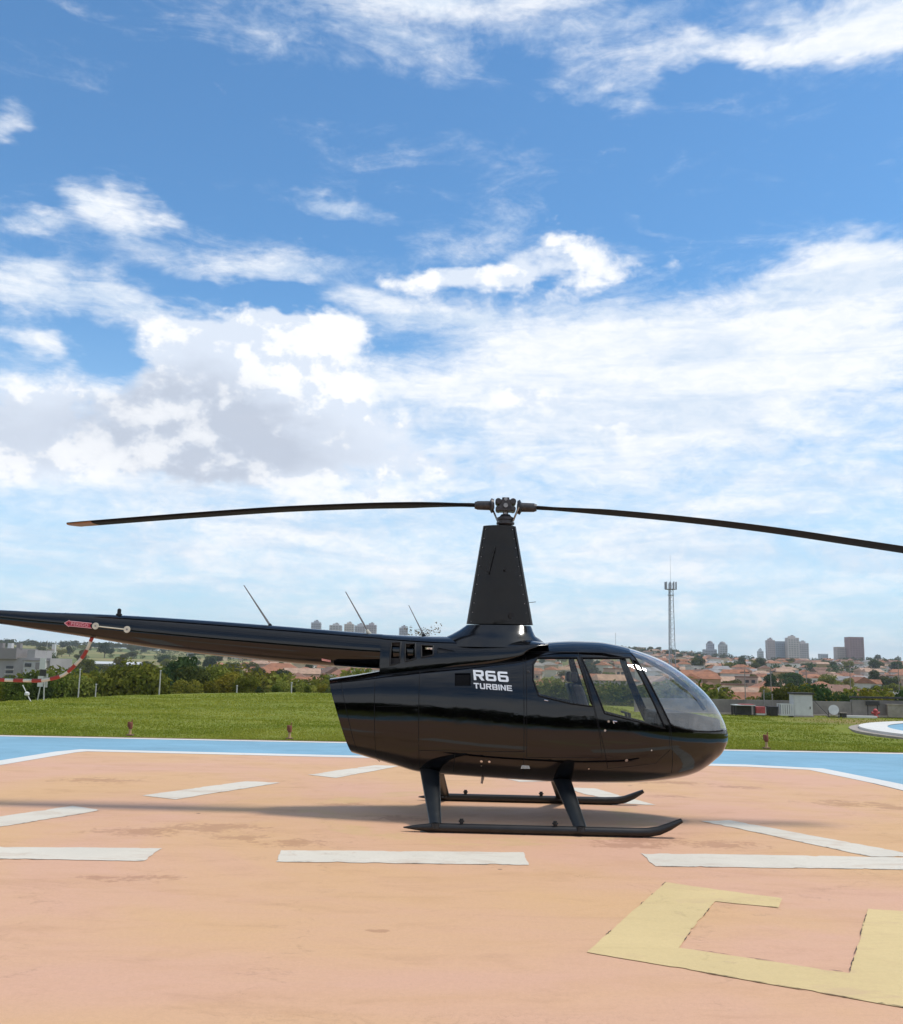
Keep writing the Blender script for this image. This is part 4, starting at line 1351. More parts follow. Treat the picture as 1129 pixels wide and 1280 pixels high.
# cabin interior
ln = MB()
lx = [1.70, 1.85, 2.0, 2.12, 2.22, 2.30, 2.37, 2.42]
lv = []
for x in lx:
    for z in (0.74, 1.00, 1.185 - max(0, x - 2.0) * .16):
        z = min(z, float(body.par(x)[0]) - .07)
        q_ = body.side(x, z, -.03)
        lv += [q_, (q_[0], -q_[1], q_[2])]
lf = []
for i in range(len(lx) - 1):
    a_, b_ = i * 6, i * 6 + 6
    lf += [(a_, a_ + 2, b_ + 2, b_), (a_ + 2, a_ + 4, b_ + 4, b_ + 2), (a_ + 1, b_ + 1, b_ + 3, a_ + 3), (a_ + 3, b_ + 3, b_ + 5, a_ + 5), (a_ + 4, a_ + 5, b_ + 5, b_ + 4)]
lf += [(0, 1, 3, 2), (2, 3, 5, 4), (42, 44, 45, 43), (44, 46, 47, 45)]
ln.add(lv, lf).build('nose_liner', M_inner, HP)
for y_ in (-.36, -.22):
    MB().tube([(1.93, y_, 1.05), (1.90, y_, 1.16)], .012, 8).build('vent_tube', M_chrome, HP)
inn = MB()
inn.box((0.98, 0, .66), (1.60, 0.98, .05)).build('cabin_floor', M_inner, HP)
MB().box((0.265, 0, 1.12), (.04, 1.20, .95), 0, 0).build('firewall', M_inner, HP, bevel=.01)
def seat(x, y, w_, zt, lean):
    o = MB().box((x + .24, y, .86), (.50, w_, .16)).build('seat', M_seat, HP, bevel=.04)
    mb = MB()
    vs = []
    for z, t in ((.86, 0.0), (1.15, .4), (1.38, .8), (zt, 1.0)):
        cx_ = x - lean * t
        hw = w_ / 2 * (1.0 if z < 1.3 else .88)
        for dx, dy in ((-.055, -hw), (.055, -hw), (.055, hw), (-.055, hw)):
            vs.append((cx_ + dx, y + dy, z))
    fs = [(0, 3, 2, 1), (12, 13, 14, 15)]
    for i in range(3):
        for k in range(4):
            k2 = (k + 1) % 4
            fs.append((i * 4 + k, i * 4 + k2, (i + 1) * 4 + k2, (i + 1) * 4 + k))
    mb.add(vs, fs).build('seat_back', M_seat, o, bevel=.03)
    return o
seat(0.95, -.30, .44, 1.46, .16)
seat(0.95, .30, .44, 1.46, .16)
for y in (-.40, 0, .40):
    seat(0.36, y, .36, 1.28, .02)
for y in (-.30, .30):
    MB().box((0.775, y, 1.535), (.07, .24, .12)).build('headrest', M_seat, HP, bevel=.025)
con = MB()
con.box((1.82, 0, .88), (.34, .46, .46)).build('instrument_pedestal', M_inner, HP, bevel=.03)
pan = MB().box((1.72, 0.02, 1.10), (.10, .56, .16)).build('instrument_panel', M_inner, HP, bevel=.02)
for k in range(5):
    MB().tube([(1.668, -.18 + .1 * k, 1.11), (1.66, -.18 + .1 * k, 1.11)], .036, 14).build('gauge', M_matte, pan)
MB().tube([(2.26, 0, 1.20), (2.12, 0, 1.40), (1.90, 0, 1.585), (1.62, 0, 1.735), (1.42, 0, 1.815)], [(.016, .022)] * 5, 10).build('center_post', M_rubber, HP, smooth=True)
MB().tube([(1.50, 0, .70), (1.42, 0, .98), (1.38, 0, 1.16)], .014, 8).tube([(1.38, -.30, 1.15), (1.38, .30, 1.15)], .013, 8).tube([(1.38, -.30, 1.03), (1.38, -.30, 1.16)], .017, 8).build('cyclic_stick', M_rubber, HP)
for y in (-.33, -.18, .18, .33):
    MB().box((2.02, y, .80), (.03, .09, .13)).build('pedal', M_hub2, HP)

# ================================================================== AROUND THE LAWN
M_wall = mat('grey_rendered_wall', (0.23, 0.205, 0.18), 0.9, var=0.25, scale=1.3, bump=0.3)
M_dark = mat('dark_weathered_metal', (0.035, 0.032, 0.030), 0.6, var=0.3)
M_cab = mat('white_cabinet_enamel', (0.58, 0.57, 0.54), 0.45, var=0.06)
M_redp = mat('faded_red_paint', (0.42, 0.07, 0.07), 0.6, var=0.2)
M_rust = mat('rust_red_plastic', (0.19, 0.050, 0.022), 0.6, var=0.2)
M_tan = mat('sandy_post', (0.50, 0.33, 0.18), 0.8, var=0.2)
M_tree_bark = mat('grey_brown_bark', (0.11, 0.08, 0.055), 0.9, var=0.3, bump=0.5)
M_clear = glass_mat('milky_plastic', (0.55, 0.57, 0.55), 2.0, 0.35)

# low wall with a dark coping, in bays
WX0, WX1, WY = 7.6, 30.0, 39.9
wall = thing('low_wall', 'low grey rendered wall with a dark top rail at the far edge of the lawn', 'wall', (0, 0, 0))
x = WX0
while x < WX1:
    L = min(2.95, WX1 - x)
    hgt = 0.62 if x < 14.2 else 0.70
    MB().box((x + L / 2, WY + .004 * (int(x) % 2), (hgt - .12) / 2 - .06), (L - .02, .16, hgt + .12)).build('wall_bay', M_wall, wall)
    if x > 14:
        MB().box((x + L / 2, WY, hgt + .045), (L + .006, .24, .075)).build('top_rail', M_dark, wall)
    x += 2.95
MB().box(((WX0 + WX1) / 2, WY - .2, .0), (WX1 - WX0, .22, .06)).build('footing', M_conc, wall)
o = thing('wall_plate', 'small dark plate fixed to the low wall at the right', 'plate', (17.3, WY - .10, .52))
MB().box((0, 0, 0), (.55, .05, .17)).build('plate', M_dark, o)
for q_ in (-.2, .2):
    MB().tube([(q_, .03, -.08), (q_, .03, -.5)], .02, 6).build('bracket', M_dark, o)
o = thing('red_hydrant', 'red hydrant at the foot of the low wall, under the dark plate', 'hydrant', (17.25, WY - .45, -.02))
MB().lathe([(.15, 0), (.15, .04), (.10, .05), (.10, .26), (.13, .28), (.12, .34), (.03, .40)], (0, 0, 0), 14).build('barrel', M_redp, o, smooth=True)
o.scale = (.72, .72, .85)
for s_ in (-1, 1):
    MB().tube([(0, 0, .2), (s_ * .22, 0, .2)], .06, 10).build('outlet', M_redp, o, smooth=True)
o = thing('grey_slab', 'pale grey panel leaning on the wall at the right frame edge', 'panel', (18.35, WY - .3, -.02))
MB().box((0, 0, .25), (1.1, .10, .50)).box((0, 0, .515), (1.2, .16, .03)).build('slab', M_conc, o)
o = thing('kerb_strip', 'pale strip of bare concrete at the wall foot right of the dish', 'kerb', (16.2, 38.7, -.02))
MB().box((0, 0, .03), (1.5, .18, .09)).build('strip', M_cab, o, bevel=.01)
# equipment cabinet
o = thing('equipment_cabinet', 'white upright equipment cabinet with a dark overhanging roof by the wall', 'cabinet', (14.0, 38.75, 0))
MB().box((0, 0, .42), (.74, .5, .84)).build('body', M_cab, o, bevel=.008)
MB().box((0, 0, .875), (.84, .62, .07)).build('roof', M_dark, o, bevel=.006)
MB().box((0, -.256, .30), (.66, .012, .52)).build('door', M_cab, o)
MB().box((.26, -.27, .33), (.03, .02, .10)).build('handle', M_dark, o)
MB().box((0, -.254, .70), (.68, .010, .18)).build('panel', M_cab, o)
MB().box((0, 0, -.01), (.82, .58, .06)).build('plinth', M_conc, o)
# slatted white crate
o = thing('slatted_crate', 'pale slatted crate standing left of the white cabinet', 'crate', (13.35, 38.7, 0))
for zz in (.03, .45):
    for yy in (-.22, .22):
        MB().box((0, yy, zz), (.50, .035, .04)).build('rail', M_cab, o)
for k in range(6):
    for yy in (-.245, .245):
        MB().box((-.22 + .088 * k, yy, .24), (.055, .015, .46)).build('slat', M_cab, o)
MB().box((0, 0, .02), (.48, .44, .02)).build('base', M_cab, o)
# red crate
o = thing('red_crate', 'small red and white crate by the dark kiosk', 'crate', (12.3, 38.6, 0))
MB().box((0, 0, .21), (.36, .30, .26)).build('box', M_redp, o, bevel=.01)
MB().box((0, 0, .05), (.34, .28, .06)).build('base', M_cab, o)
MB().box((0.20, 0, .17), (.02, .26, .30)).build('side_panel', M_cab, o)
# low dark kiosk with a pale roof
o = thing('covered_table', 'low dark table with a white and red cover by the wall', 'table', (11.62, 38.5, 0))
MB().box((0, 0, .39), (.80, .62, .035)).build('top', M_cab, o)
MB().box((.12, -.02, .418), (.50, .50, .022)).build('cover', M_redp, o)
MB().box((0, .1, .19), (.62, .34, .34)).build('box', M_dark, o)
for sx_ in (-.36, .36):
    for sy_ in (-.26, .26):
        MB().box((sx_, sy_, .185), (.05, .05, .37)).build('leg', M_dark, o)
o = thing('dark_bin', 'dark low box beside the slatted crate', 'box', (12.9, 38.9, 0))
MB().box((0, 0, .15), (.34, .34, .34), taper=1.1).build('body', M_dark, o, bevel=.02)
MB().box((0, 0, .335), (.40, .40, .03)).build('lid', M_dark, o, bevel=.01)
# floodlight dish
o = thing('floodlight', 'round white floodlight on a low bracket, aimed across the lawn', 'floodlight', (15.15, 38.4, 0))
MB().lathe([(.02, -.10), (.12, -.07), (.185, .0), (.195, .03), (.185, .035), (.17, .02)], (0, 0, 0), 20).build('reflector', M_cab, o, smooth=True)
rf = o.children[0]
rf.location = (0, 0, .27)
rf.rotation_euler = (R(78), 0, R(-18))
MB().lathe([(.165, .022), (.02, .026)], (0, 0, 0), 20).build('lens', M_clear, rf, smooth=True)
MB().tube([(-.2, .03, 0), (-.2, .03, .27)], .014, 6).tube([(.2, .03, 0), (.2, .03, .27)], .014, 6).tube([(-.2, .03, .0), (.2, .03, .0)], .02, 6).build('bracket', M_dark, o)
o = thing('junction_box', 'small dark junction box right of the round floodlight', 'box', (15.55, 38.5, 0))
MB().box((0, 0, .07), (.22, .18, .16)).build('box', M_dark, o, bevel=.01)
MB().box((0, 0, .16), (.26, .22, .02)).build('lid', M_conc, o)
# stay wire pole pair by the cabinet
for (x, h_, lab) in ((12.72, .95, 'thin grey pipe standing left of the slatted crate'), (13.05, .80, 'short grey pipe just left of the slatted crate')):
    o = thing('vent_pipe', lab, 'pipe', (x, 39.3, 0))
    MB().tube([(0, 0, -.05), (0, 0, h_)], .022, 8).build('pipe', M_hub2, o)
    MB().tube([(0, 0, h_), (0, 0, h_ + .03)], .04, 8).build('cap', M_hub2, o)
o = thing('stay_cable', 'thin dark stay sloping from the cabinet down to the floodlight', 'cable')
MB().tube([(14.40, 38.9, .80), (15.0, 38.6, .06)], .012, 6).build('cable', M_dark, o)
MB().box((15.0, 38.6, .02), (.10, .10, .06)).build('anchor', M_conc, o)

# perimeter lights at the lawn edge
for i, (x, y, lab) in enumerate(((-7.09, 22.0, 'leftmost small rust red marker light at the edge of the lawn, under the tail boom'),
                                 (-3.50, 21.85, 'small rust red marker light at the lawn edge just left of the engine bay'),
                                 (7.06, 21.75, 'small rust red marker light at the lawn edge right of the nose'),
                                 (0.05, 21.85, 'small rust red marker light hidden behind the fuselage'),
                                 (3.55, 21.8, 'small rust red marker light behind the cabin'))[:3]):
    o = thing('marker_light', lab, 'marker light', (x, y, 0), group='marker lights along the lawn edge')
    o.scale = (.8, .8, .88)
    MB().tube([(0, 0, -.05), (0, 0, .16)], [.040, .036], 8).build('post', M_tan, o)
    MB().lathe([(.045, .15), (.058, .16), (.058, .30), (.050, .315), (.02, .32)], (0, 0, 0), 12).build('lamp', M_rust, o, smooth=True)
    MB().tube([(.03, 0, .31), (.035, 0, .39)], .014, 6).build('terminal', M_rust, o)
    MB().box((-.045, 0, .26), (.06, .09, .13)).build('housing', M_rust, o, bevel=.006)
    MB().box((0, 0, 0), (.18, .18, .03)).build('base', M_soil, o)

# ================================================================== TREES AND BUSHES
L_olive = leaf_mat('olive_bush_leaves', (0.065, 0.092, 0.014), (0.165, 0.170, 0.030))
L_dark = leaf_mat('dark_leaves', (0.030, 0.050, 0.016), (0.075, 0.098, 0.028))
L_lime = leaf_mat('yellow_green_leaves', (0.120, 0.150, 0.020), (0.26, 0.25, 0.050))
L_town = leaf_mat('town_tree_leaves', (0.045, 0.068, 0.018), (0.115, 0.135, 0.034), 0.35)
L_dry = leaf_mat('dry_twigs', (0.16, 0.12, 0.075), (0.24, 0.18, 0.11))
def crown_np(seed, lobes, n, leaf, flat=0.8):
    g = np.random.default_rng(seed)
    L = np.array(lobes, float)      # x y z r
    wgt = L[:, 3] ** 2
    k = g.choice(len(L), n, p=wgt / wgt.sum())
    d = g.normal(size=(n, 3))
    d /= np.linalg.norm(d, axis=1, keepdims=True)
    rad = L[k, 3] * (0.55 + 0.5 * g.random(n) ** 0.6)
    lump = 0.75 + 0.5 * vnoise(d[:, 0] * 2.5 + k * 3.1, d[:, 2] * 2.5 + d[:, 1] * 1.7, seed)
    c = L[k, :3] + d * (rad * lump)[:, None] * np.array([1, 1, flat])
    up = d + g.normal(size=(n, 3)) * 0.75
    up /= np.linalg.norm(up, axis=1, keepdims=True)
    a = np.cross(up, g.normal(size=(n, 3)))
    a /= np.linalg.norm(a, axis=1, keepdims=True)
    b_ = np.cross(up, a)
    s = leaf * (0.6 + 0.8 * g.random(n))[:, None]
    V = np.empty((n, 4, 3))
    V[:, 0] = c - a * s
    V[:, 1] = c - b_ * s * .55
    V[:, 2] = c + a * s
    V[:, 3] = c + b_ * s * .55
    V[..., 2] = np.maximum(V[..., 2], 0.02)
    return V.reshape(-1, 3), np.arange(n * 4).reshape(n, 4)
def rand_lobes(seed, n, w_, h0, h1, r0_, r1_):
    g = random.Random(seed)
    out = []
    for i in range(n):
        a, q = g.uniform(0, 6.28), g.random() ** .6
        out.append((math.cos(a) * q * w_, math.sin(a) * q * w_, g.uniform(h0, h1), g.uniform(r0_, r1_)))
    return out
def trunk_mb(seed, h, r_, spread, z_lobes):
    g = random.Random(seed)
    mb = MB().tube([(0, 0, -.3), (g.uniform(-.1, .1), g.uniform(-.1, .1), h * .5), (g.uniform(-.2, .2), g.uniform(-.2, .2), h)], [r_, r_ * .75, r_ * .5], 8)
    for l in z_lobes[:6]:
        mb.tube([(0, 0, h * .55), (l[0] * .5, l[1] * .5, (h * .55 + l[2]) / 2 + .1), (l[0], l[1], l[2])], [r_ * .5, r_ * .3, r_ * .12], 6)
    return mb
class TreeKind:
    def __init__(s, kind, seed, lobes, n, leaf, lm, th, tr, flat=.8):
        V_, F_ = crown_np(seed, lobes, n, leaf, flat)
        s.kind = kind
        s.crown = np_mesh('crown', V_, F_, lm)
        t = trunk_mb(seed, th, tr, 1, lobes).build('trunk', M_tree_bark, None, smooth=True)
        s.trunk = t.data
        bpy.data.objects.remove(t)
    def place(s, x, y, sc, label, cat, group=None, z=None, rz=None, sz=1.0, crown=None):
        z = tz(x, y) if z is None else z
        r_ = thing(s.kind, label, cat, (x, y, z), random.uniform(0, 6.28) if rz is None else rz, group)
        r_.scale = (sc, sc, sc * sz)
        for nm, me in (('crown', crown or s.crown), ('trunk', s.trunk)):
            o_ = bpy.data.objects.new(nm, me)
            COL.objects.link(o_)
            o_.parent = r_
        return r_
bushA = [TreeKind('bush', 20 + i, rand_lobes(20 + i, 9, 1.0, .5, 1.5, .45, .8), 5200, .075, L_olive, 1.0, .06) for i in range(3)]
bushB = [TreeKind('bush', 30 + i, rand_lobes(30 + i, 8, 1.0, .5, 1.6, .45, .75), 4200, .075, L_lime, 1.0, .06) for i in range(2)]
bushC = [TreeKind('bush', 40 + i, rand_lobes(40 + i, 8, .9, .6, 1.9, .45, .75), 4800, .08, L_dark, 1.2, .07) for i in range(2)]
treeA = [TreeKind('tree', 50 + i, rand_lobes(50 + i, 11, 1.7, 2.0, 4.0, .7, 1.25), 3600, .16, L_town, 2.6, .16) for i in range(3)]
treeB = [TreeKind('tree', 60 + i, rand_lobes(60 + i, 10, 1.8, 2.0, 3.8, .7, 1.2), 3000, .17, L_lime, 2.6, .15) for i in range(2)]
treeC = [TreeKind('tree', 70 + i, rand_lobes(70 + i, 10, 1.5, 2.2, 4.6, .7, 1.2), 3200, .16, L_dark, 2.8, .17) for i in range(2)]
def at(px, D):      # world x of a bearing at a given distance
    return (px - 564.5) / 1200 * D
# left tree line below the lawn edge: bearing, distance, top height above eye level in metres, kind, size
def by_top(px, D, top, kinds, height, label, cat='bush', group='bushes along the far edge of the lawn', w_=1.0):
    k = random.choice(kinds)
    x = at(px, D)
    zg = tz(x, D)
    H = max(b_[2] for b_ in k.crown_bb())
    zt = EYE + top
    h_ = zt - zg
    sc = h_ / H
    s_xy = sc * w_ if w_ else sc
    r_ = k.place(x, D, s_xy, label, cat, group, z=zg)
    r_.scale = (s_xy, s_xy, sc)
    return r_
def _bb(s):
    if not hasattr(s, '_bbv'):
        n = len(s.crown.vertices)
        a = np.empty(n * 3, np.float32)
        s.crown.vertices.foreach_get('co', a)
        a = a.reshape(-1, 3)
        s._bbv = [tuple(np.percentile(a, 1, axis=0)), tuple(np.percentile(a, 99, axis=0))]
    return s._bbv
TreeKind.crown_bb = _bb
LEFTROW = [ # px, dist, px height above horizon line of the place (negative below), kind, word
    (6, 40, -26, bushA, 'dark olive bush at the left frame edge under the guard tube'), (30, 44, -22, bushA, 'olive bush left of the leaning stake'),
    (52, 52, -18, bushC, 'dark bush behind the leaning stake'), (84, 57, -20, bushA, 'olive bush right of the white marker post'),
    (104, 60, -22, bushB, 'yellow green bush below the striped guard tube'), (128, 58, -21, bushB, 'light green bush left of the large round bush'),
    (142, 66, -19, bushB, 'pale green bush tucked behind the large round bush'), (170, 59, -4, bushA, 'large round olive bush standing out in the tree line'),
    (196, 61, -20, bushA, 'low olive bush right of the large round bush'), (212, 64, -14, bushC, 'dark bush beside the pale pole'),
    (226, 72, 3, treeC, 'dark round tree above the bushes left of the boom placard'), (240, 60, -22, bushB, 'light green bush right of the pale pole'),
    (252, 66, -8, bushC, 'dark bush below the thin tall pole'), (270, 62, -23, bushA, 'brownish olive bush in the middle of the tree line'),
    (284, 68, -5, bushB, 'pale green tall bush in the middle of the tree line'), (300, 64, -12, bushB, 'yellow green bush left of the town gap'),
    (316, 62, -16, bushA, 'olive bush at the left side of the town gap'), (332, 58, -27, bushC, 'low dark bush in front of the orange roofs'),
    (352, 59, -26, bushA, 'low olive bush in front of the white long house'), (374, 60, -27, bushC, 'low dark bush right of the white long house'),
    (392, 59, -25, bushA, 'low olive bush left of the engine bay'), (410, 60, -22, bushB, 'light green bush touching the engine bay outline'),
    (428, 60, -22, bushA, 'olive bush hidden partly by the engine bay'),
]
for px, D, dy, kinds, lab in LEFTROW:
    top = dy / 1200 * D
    by_top(px, D, top, kinds, 0, lab, 'tree' if kinds is treeC else 'bush', w_=random.uniform(.75, 1.0) if kinds is not treeC else .9)
# second rank filling the slope behind
LEFT_LM = [(20, 'behind the striped guard tube'), (95, 'below the red arrow'), (165, 'behind the large round bush'), (240, 'around the tall lamp pole'),
           (300, 'left of the orange roofs'), (360, 'before the orange roofs'), (430, 'beside the engine bay')]
for px in range(-60, 470, 14):
    D = random.uniform(72, 125)
    dy = random.uniform(-24, -7) - (7 if 320 < px < 440 else 0) - (14 if px < 78 else 0)
    kinds = random.choice([bushA, bushB, bushA, treeA, bushB])
    word = {id(bushA): 'olive bush', id(bushB): 'yellow green bush', id(treeA): 'mid green bush'}[id(kinds)]
    lm_ = min(LEFT_LM, key=lambda q: abs(q[0] - px))[1]
    by_top(px + random.uniform(-5, 5), D, dy / 1200 * D, kinds, 0, word + ' on the slope ' + lm_, 'bush', 'bushes on the slope ' + lm_, random.uniform(.8, 1.2))
for px in range(450, 890, 24):
    D = random.uniform(60, 105)
    kinds = random.choice([bushA, bushB])
    lm_ = 'hidden behind the engine bay' if px < 650 else ('seen through the rear cabin window' if px < 725 else ('seen through the front door window' if px < 800 else 'seen through the windshield'))
    by_top(px, D, random.uniform(-24, -14) / 1200 * D, kinds, 0, ('olive bush ' if kinds is bushA else 'yellow green bush ') + lm_, 'bush', 'bushes ' + lm_, 1.1)
# right: leafy tops behind the wall
RIGHTROW = [(985, 62, -3, treeA, 'dark leafy tree behind the white cabinet'), (1002, 70, -2, treeA, 'green tree just right of the white cabinet'),
            (1022, 74, -4, treeB, 'yellow green tree behind the floodlight'), (1046, 80, -9, treeB, 'light green tree behind the wall, left of the dark plate'),
            (1068, 70, -8, treeA, 'green tree behind the wall above the dark plate'), (1092, 66, -7, treeB, 'yellow green tree behind the wall above the hydrant'),
            (1114, 72, -5, treeB, 'bright green tree behind the wall near the right edge'), (1136, 62, -3, treeA, 'green tree behind the wall at the right edge'),
            (960, 66, -16, bushC, 'dark shrub behind the wall left of the slatted crate'), (938, 70, -20, bushA, 'olive shrub behind the wall above the covered table'),
            (1160, 70, -6, treeA, 'green tree beyond the right frame edge')]
for px, D, dy, kinds, lab in RIGHTROW:
    by_top(px, D, (dy - 11) / 1200 * D, kinds, 0, lab, 'tree', 'trees behind the low wall', random.uniform(.7, .9))
# a sparse tree showing above the boom, right behind the engine cowl
sp = TreeKind('sparse_tree', 90, rand_lobes(90, 14, 1.0, 5.0, 6.4, .35, .5), 520, .06, L_dry, 5.8, .07)
sp.place(-1.45, 60, 1.0, 'thin half bare tree top showing above the tail boom by the mast', 'tree', z=-2.3)

# poles and small things along the tree line
M_pole = mat('pale_galvanised_pole', (0.42, 0.41, 0.38), 0.6, var=0.15)
for px, D, ztop, lab in ((111, 56, 1.10, 'tall thin pale pole in front of the yellow green bush'), (132, 57, .25, 'short pale pole left of the large round bush'),
                         (210, 57, 1.10, 'pale pole right of the large round bush'), (305, 58, .3, 'short pale fence pole left of the orange roofs'),
                         (372, 57, .55, 'thin pale pole in front of the orange roofs')):
    x = at(px, D)
    o = thing('pole', lab, 'pole', (x, D, tz(x, D)), group='pale poles along the tree line')
    MB().tube([(0, 0, -.3), (0, 0, ztop - tz(x, D))], [.045, .035], 8).build('shaft', M_pole, o)
    MB().tube([(0, 0, ztop - tz(x, D)), (0, 0, ztop - tz(x, D) + .06)], [.06, .05], 8).build('cap', M_pole, o)
x = at(242, 95)
o = thing('lamp_pole', 'tall thin lamp pole rising above the dark round tree', 'pole', (x, 95, tz(x, 95)))
MB().tube([(0, 0, -.3), (0, 0, 2.55 - tz(x, 95))], [.07, .045], 8).build('shaft', M_pole, o)
MB().box((.25, 0, 2.55 - tz(x, 95)), (.6, .10, .06)).build('lamp_head', M_pole, o)
zg = -.95
o = thing('banner_post', 'white and dark panelled post with splayed feet at the lawn edge', 'post', (at(65.5, 40), 40, .42 + .74 * zg))
o.scale = (.74, .74, .74)
MB().box((-.06, 0, 1.42 - zg), (.32, .06, .62)).build('upper_panel', M_cab, o)
MB().box((.0, 0, .92 - zg), (.34, .06, .36)).build('middle_panel', M_dark, o)
MB().box((-.10, 0, .45 - zg), (.30, .06, .58)).build('lower_panel', M_cab, o)
MB().box((.18, .05, .5 - zg), (.16, .06, .75)).build('side_panel', M_pole, o)
for sx_ in (-.28, .22):
    MB().tube([(sx_, 0, -.4), (.05, 0, 1.2 - zg)], .03, 6).build('foot', M_pole, o)
MB().tube([(.06, 0, .5 - zg), (.10, 0, 2.7 - zg)], .012, 6).build('aerial', M_pole, o)
x = at(49, 38)
zg = tz(x, 38)
o = thing('leaning_stake', 'thin white stake leaning to the left at the lawn edge', 'stake', (x, 38, zg))
MB().tube([(.25, 0, -.15), (-.23, 0, .64 - zg)], .020, 6).build('shaft', M_cab, o)
MB().lathe([(.03, 0), (.10, .04), (.10, .12), (.03, .17)], (-.03, 0, .22 - zg), 8).build('knot', M_cab, o)

# ================================================================== THE TOWN
def win_mat(name, base, dark, sx_=1.6, sz_=3.0, var=.12):
    """rendered facade with rows of openings too far off to tell apart"""
    m, t, b = principled(name)
    tcn = t.new('ShaderNodeTexCoord')
    sp_ = t.new('ShaderNodeSeparateXYZ')
    t.l.new(tcn.outputs['Object'], sp_.inputs[0])
    u = t.math('ADD', sp_.outputs[0], sp_.outputs[1])
    fu = t.math('FRACT', t.math('DIVIDE', u, sx_))
    fz_ = t.math('FRACT', t.math('DIVIDE', sp_.outputs[2], sz_))
    a = t.math('MULTIPLY', t.math('GREATER_THAN', fu, .42), t.math('GREATER_THAN', fz_, .50))
    n = t.noise(tcn.outputs['Object'], .25, 5, .6)
    wall_ = t.mix(t.ramp(n, .3, .7), tuple(k * (1 - var) for k in base), tuple(k * (1 + var) for k in base))
    t.l.new(t.mix(t.math('MULTIPLY', a, .8), wall_, dark), b.inputs['Base Color'])
    b.inputs['Roughness'].default_value = .8
    return m
WALLS = [('white', (0.58, 0.54, 0.48)), ('cream', (0.50, 0.40, 0.27)), ('grey', (0.33, 0.31, 0.29)), ('pink', (0.45, 0.31, 0.24)), ('ochre', (0.44, 0.29, 0.14))]
ROOFS = [('orange', (0.30, 0.125, 0.062)), ('brown', (0.18, 0.095, 0.06)), ('pale tiled', (0.38, 0.24, 0.16)), ('grey', (0.27, 0.25, 0.235))]
W_M = [mat(n + '_house_wall', c, .85, var=.12, scale=.4, objvar=.12) for n, c in WALLS]
R_M = [mat(n.replace(' ', '_') + '_roof', c, .85, var=.22, scale=.8, objvar=.15) for n, c in ROOFS]
M_win = mat('dark_window', (0.03, 0.035, 0.04), .25)
def house_mesh(seed):
    g = random.Random(seed)
    L, Wd, H = g.uniform(7.5, 13), g.uniform(6, 9), g.choice([3.0, 3.0, 3.3, 5.8])
    wb = MB().box((0, 0, H / 2 - 1.0), (L, Wd, H + 2.0))
    wing = g.random() < .6
    if wing:
        wl = g.uniform(3, 5)
        wx = g.choice([-1, 1]) * (L / 2 - wl / 2 - .3)
        wb.box((wx, -Wd / 2 - 1.4, H * .47 - 1.0), (wl, 2.9, H * .94 + 2.0))
    rb = MB()
    rk = g.choice(['gable', 'hip', 'gable', 'flat', 'hip'])
    e, rh = .45, Wd * g.uniform(.22, .32)
    if rk == 'flat':
        rb.box((0, 0, H + .25), (L + .3, Wd + .3, .5))
    else:
        ins = L / 2 - (Wd / 2 if rk == 'hip' else 0)
        rx = max(.4, min(L / 2 + e, ins + (e if rk == 'gable' else 0)))
        a, b_ = L / 2 + e, Wd / 2 + e
        rb.add([(-a, -b_, H), (a, -b_, H), (a, b_, H), (-a, b_, H), (-rx, 0, H + rh), (rx, 0, H + rh)],
               [(0, 1, 5, 4), (2, 3, 4, 5), (1, 2, 5), (3, 0, 4), (3, 2, 1, 0)])
    if wing and rk != 'flat':
        a = wl / 2 + .35
        y0_, y1_ = -Wd / 2 - 2.85 - .35, -Wd / 2 + 1.2
        hz_ = H * .94
        rb.add([(wx - a, y0_, hz_), (wx + a, y0_, hz_), (wx + a, y1_, hz_), (wx - a, y1_, hz_), (wx, y0_, hz_ + rh * .7), (wx, y1_ + 1.5, hz_ + rh * .7)],
               [(0, 1, 4), (1, 2, 5, 4), (3, 0, 4, 5), (3, 2, 1, 0), (2, 3, 5)])
    wins = []
    fy = -Wd / 2 - .03
    for fl in range(2 if H > 4 else 1):
        n = 3
        for k in range(n):
            px_ = -L / 2 + (k + .5 + g.uniform(-.15, .15)) * L / n
            if wing and abs(px_ - wx) < wl / 2 + .6:
                wins.append((wx + (k - 1) * .6, -Wd / 2 - 2.88, 1.5 + fl * 2.7))
            else:
                wins.append((px_, fy, 1.5 + fl * 2.7))
    wv = MB().box((0, 0, 0), (1.3, .10, 1.15))
    tank = g.random() < .35
    return wb, rb, wins, wv, tank, (L, Wd, H)
PROTO = []
wv0 = MB().box((0, 0, 0), (1.4, .10, 1.2)).build('window', M_win)
WIN_ME = wv0.data
bpy.data.objects.remove(wv0)
for i in range(12):
    wb, rb, wins, wv, tank, dim = house_mesh(100 + i)
    wo_, ro_ = wb.build('wall', W_M[0]), rb.build('roof', R_M[0])
    PROTO.append((wo_.data, ro_.data, wins, tank, dim))
    bpy.data.objects.remove(wo_)
    bpy.data.objects.remove(ro_)
MESH_CACHE = {}
def cached(me, m):
    k = (me.name, m.name)
    if k not in MESH_CACHE:
        c = me.copy()
        c.materials.clear()
        c.materials.append(m)
        MESH_CACHE[k] = c
    return MESH_CACHE[k]
def place_house(x, y, pi, wi, ri, rz, sc, label, group, z=None):
    wall_me, roof_me, wins, tank, dim = PROTO[pi]
    zg = tz(x, y) if z is None else z
    o_ = thing('house', label, 'house', (x, y, zg), rz, group)
    o_.scale = (sc, sc, sc)
    for nm, me, m in (('wall', wall_me, W_M[wi]), ('roof', roof_me, R_M[ri])):
        c = bpy.data.objects.new(nm, cached(me, m))
        COL.objects.link(c)
        c.parent = o_
    if y < 620:
        for p in wins:
            c = bpy.data.objects.new('window', WIN_ME)
            COL.objects.link(c)
            c.parent = o_
            c.location = p
    return o_
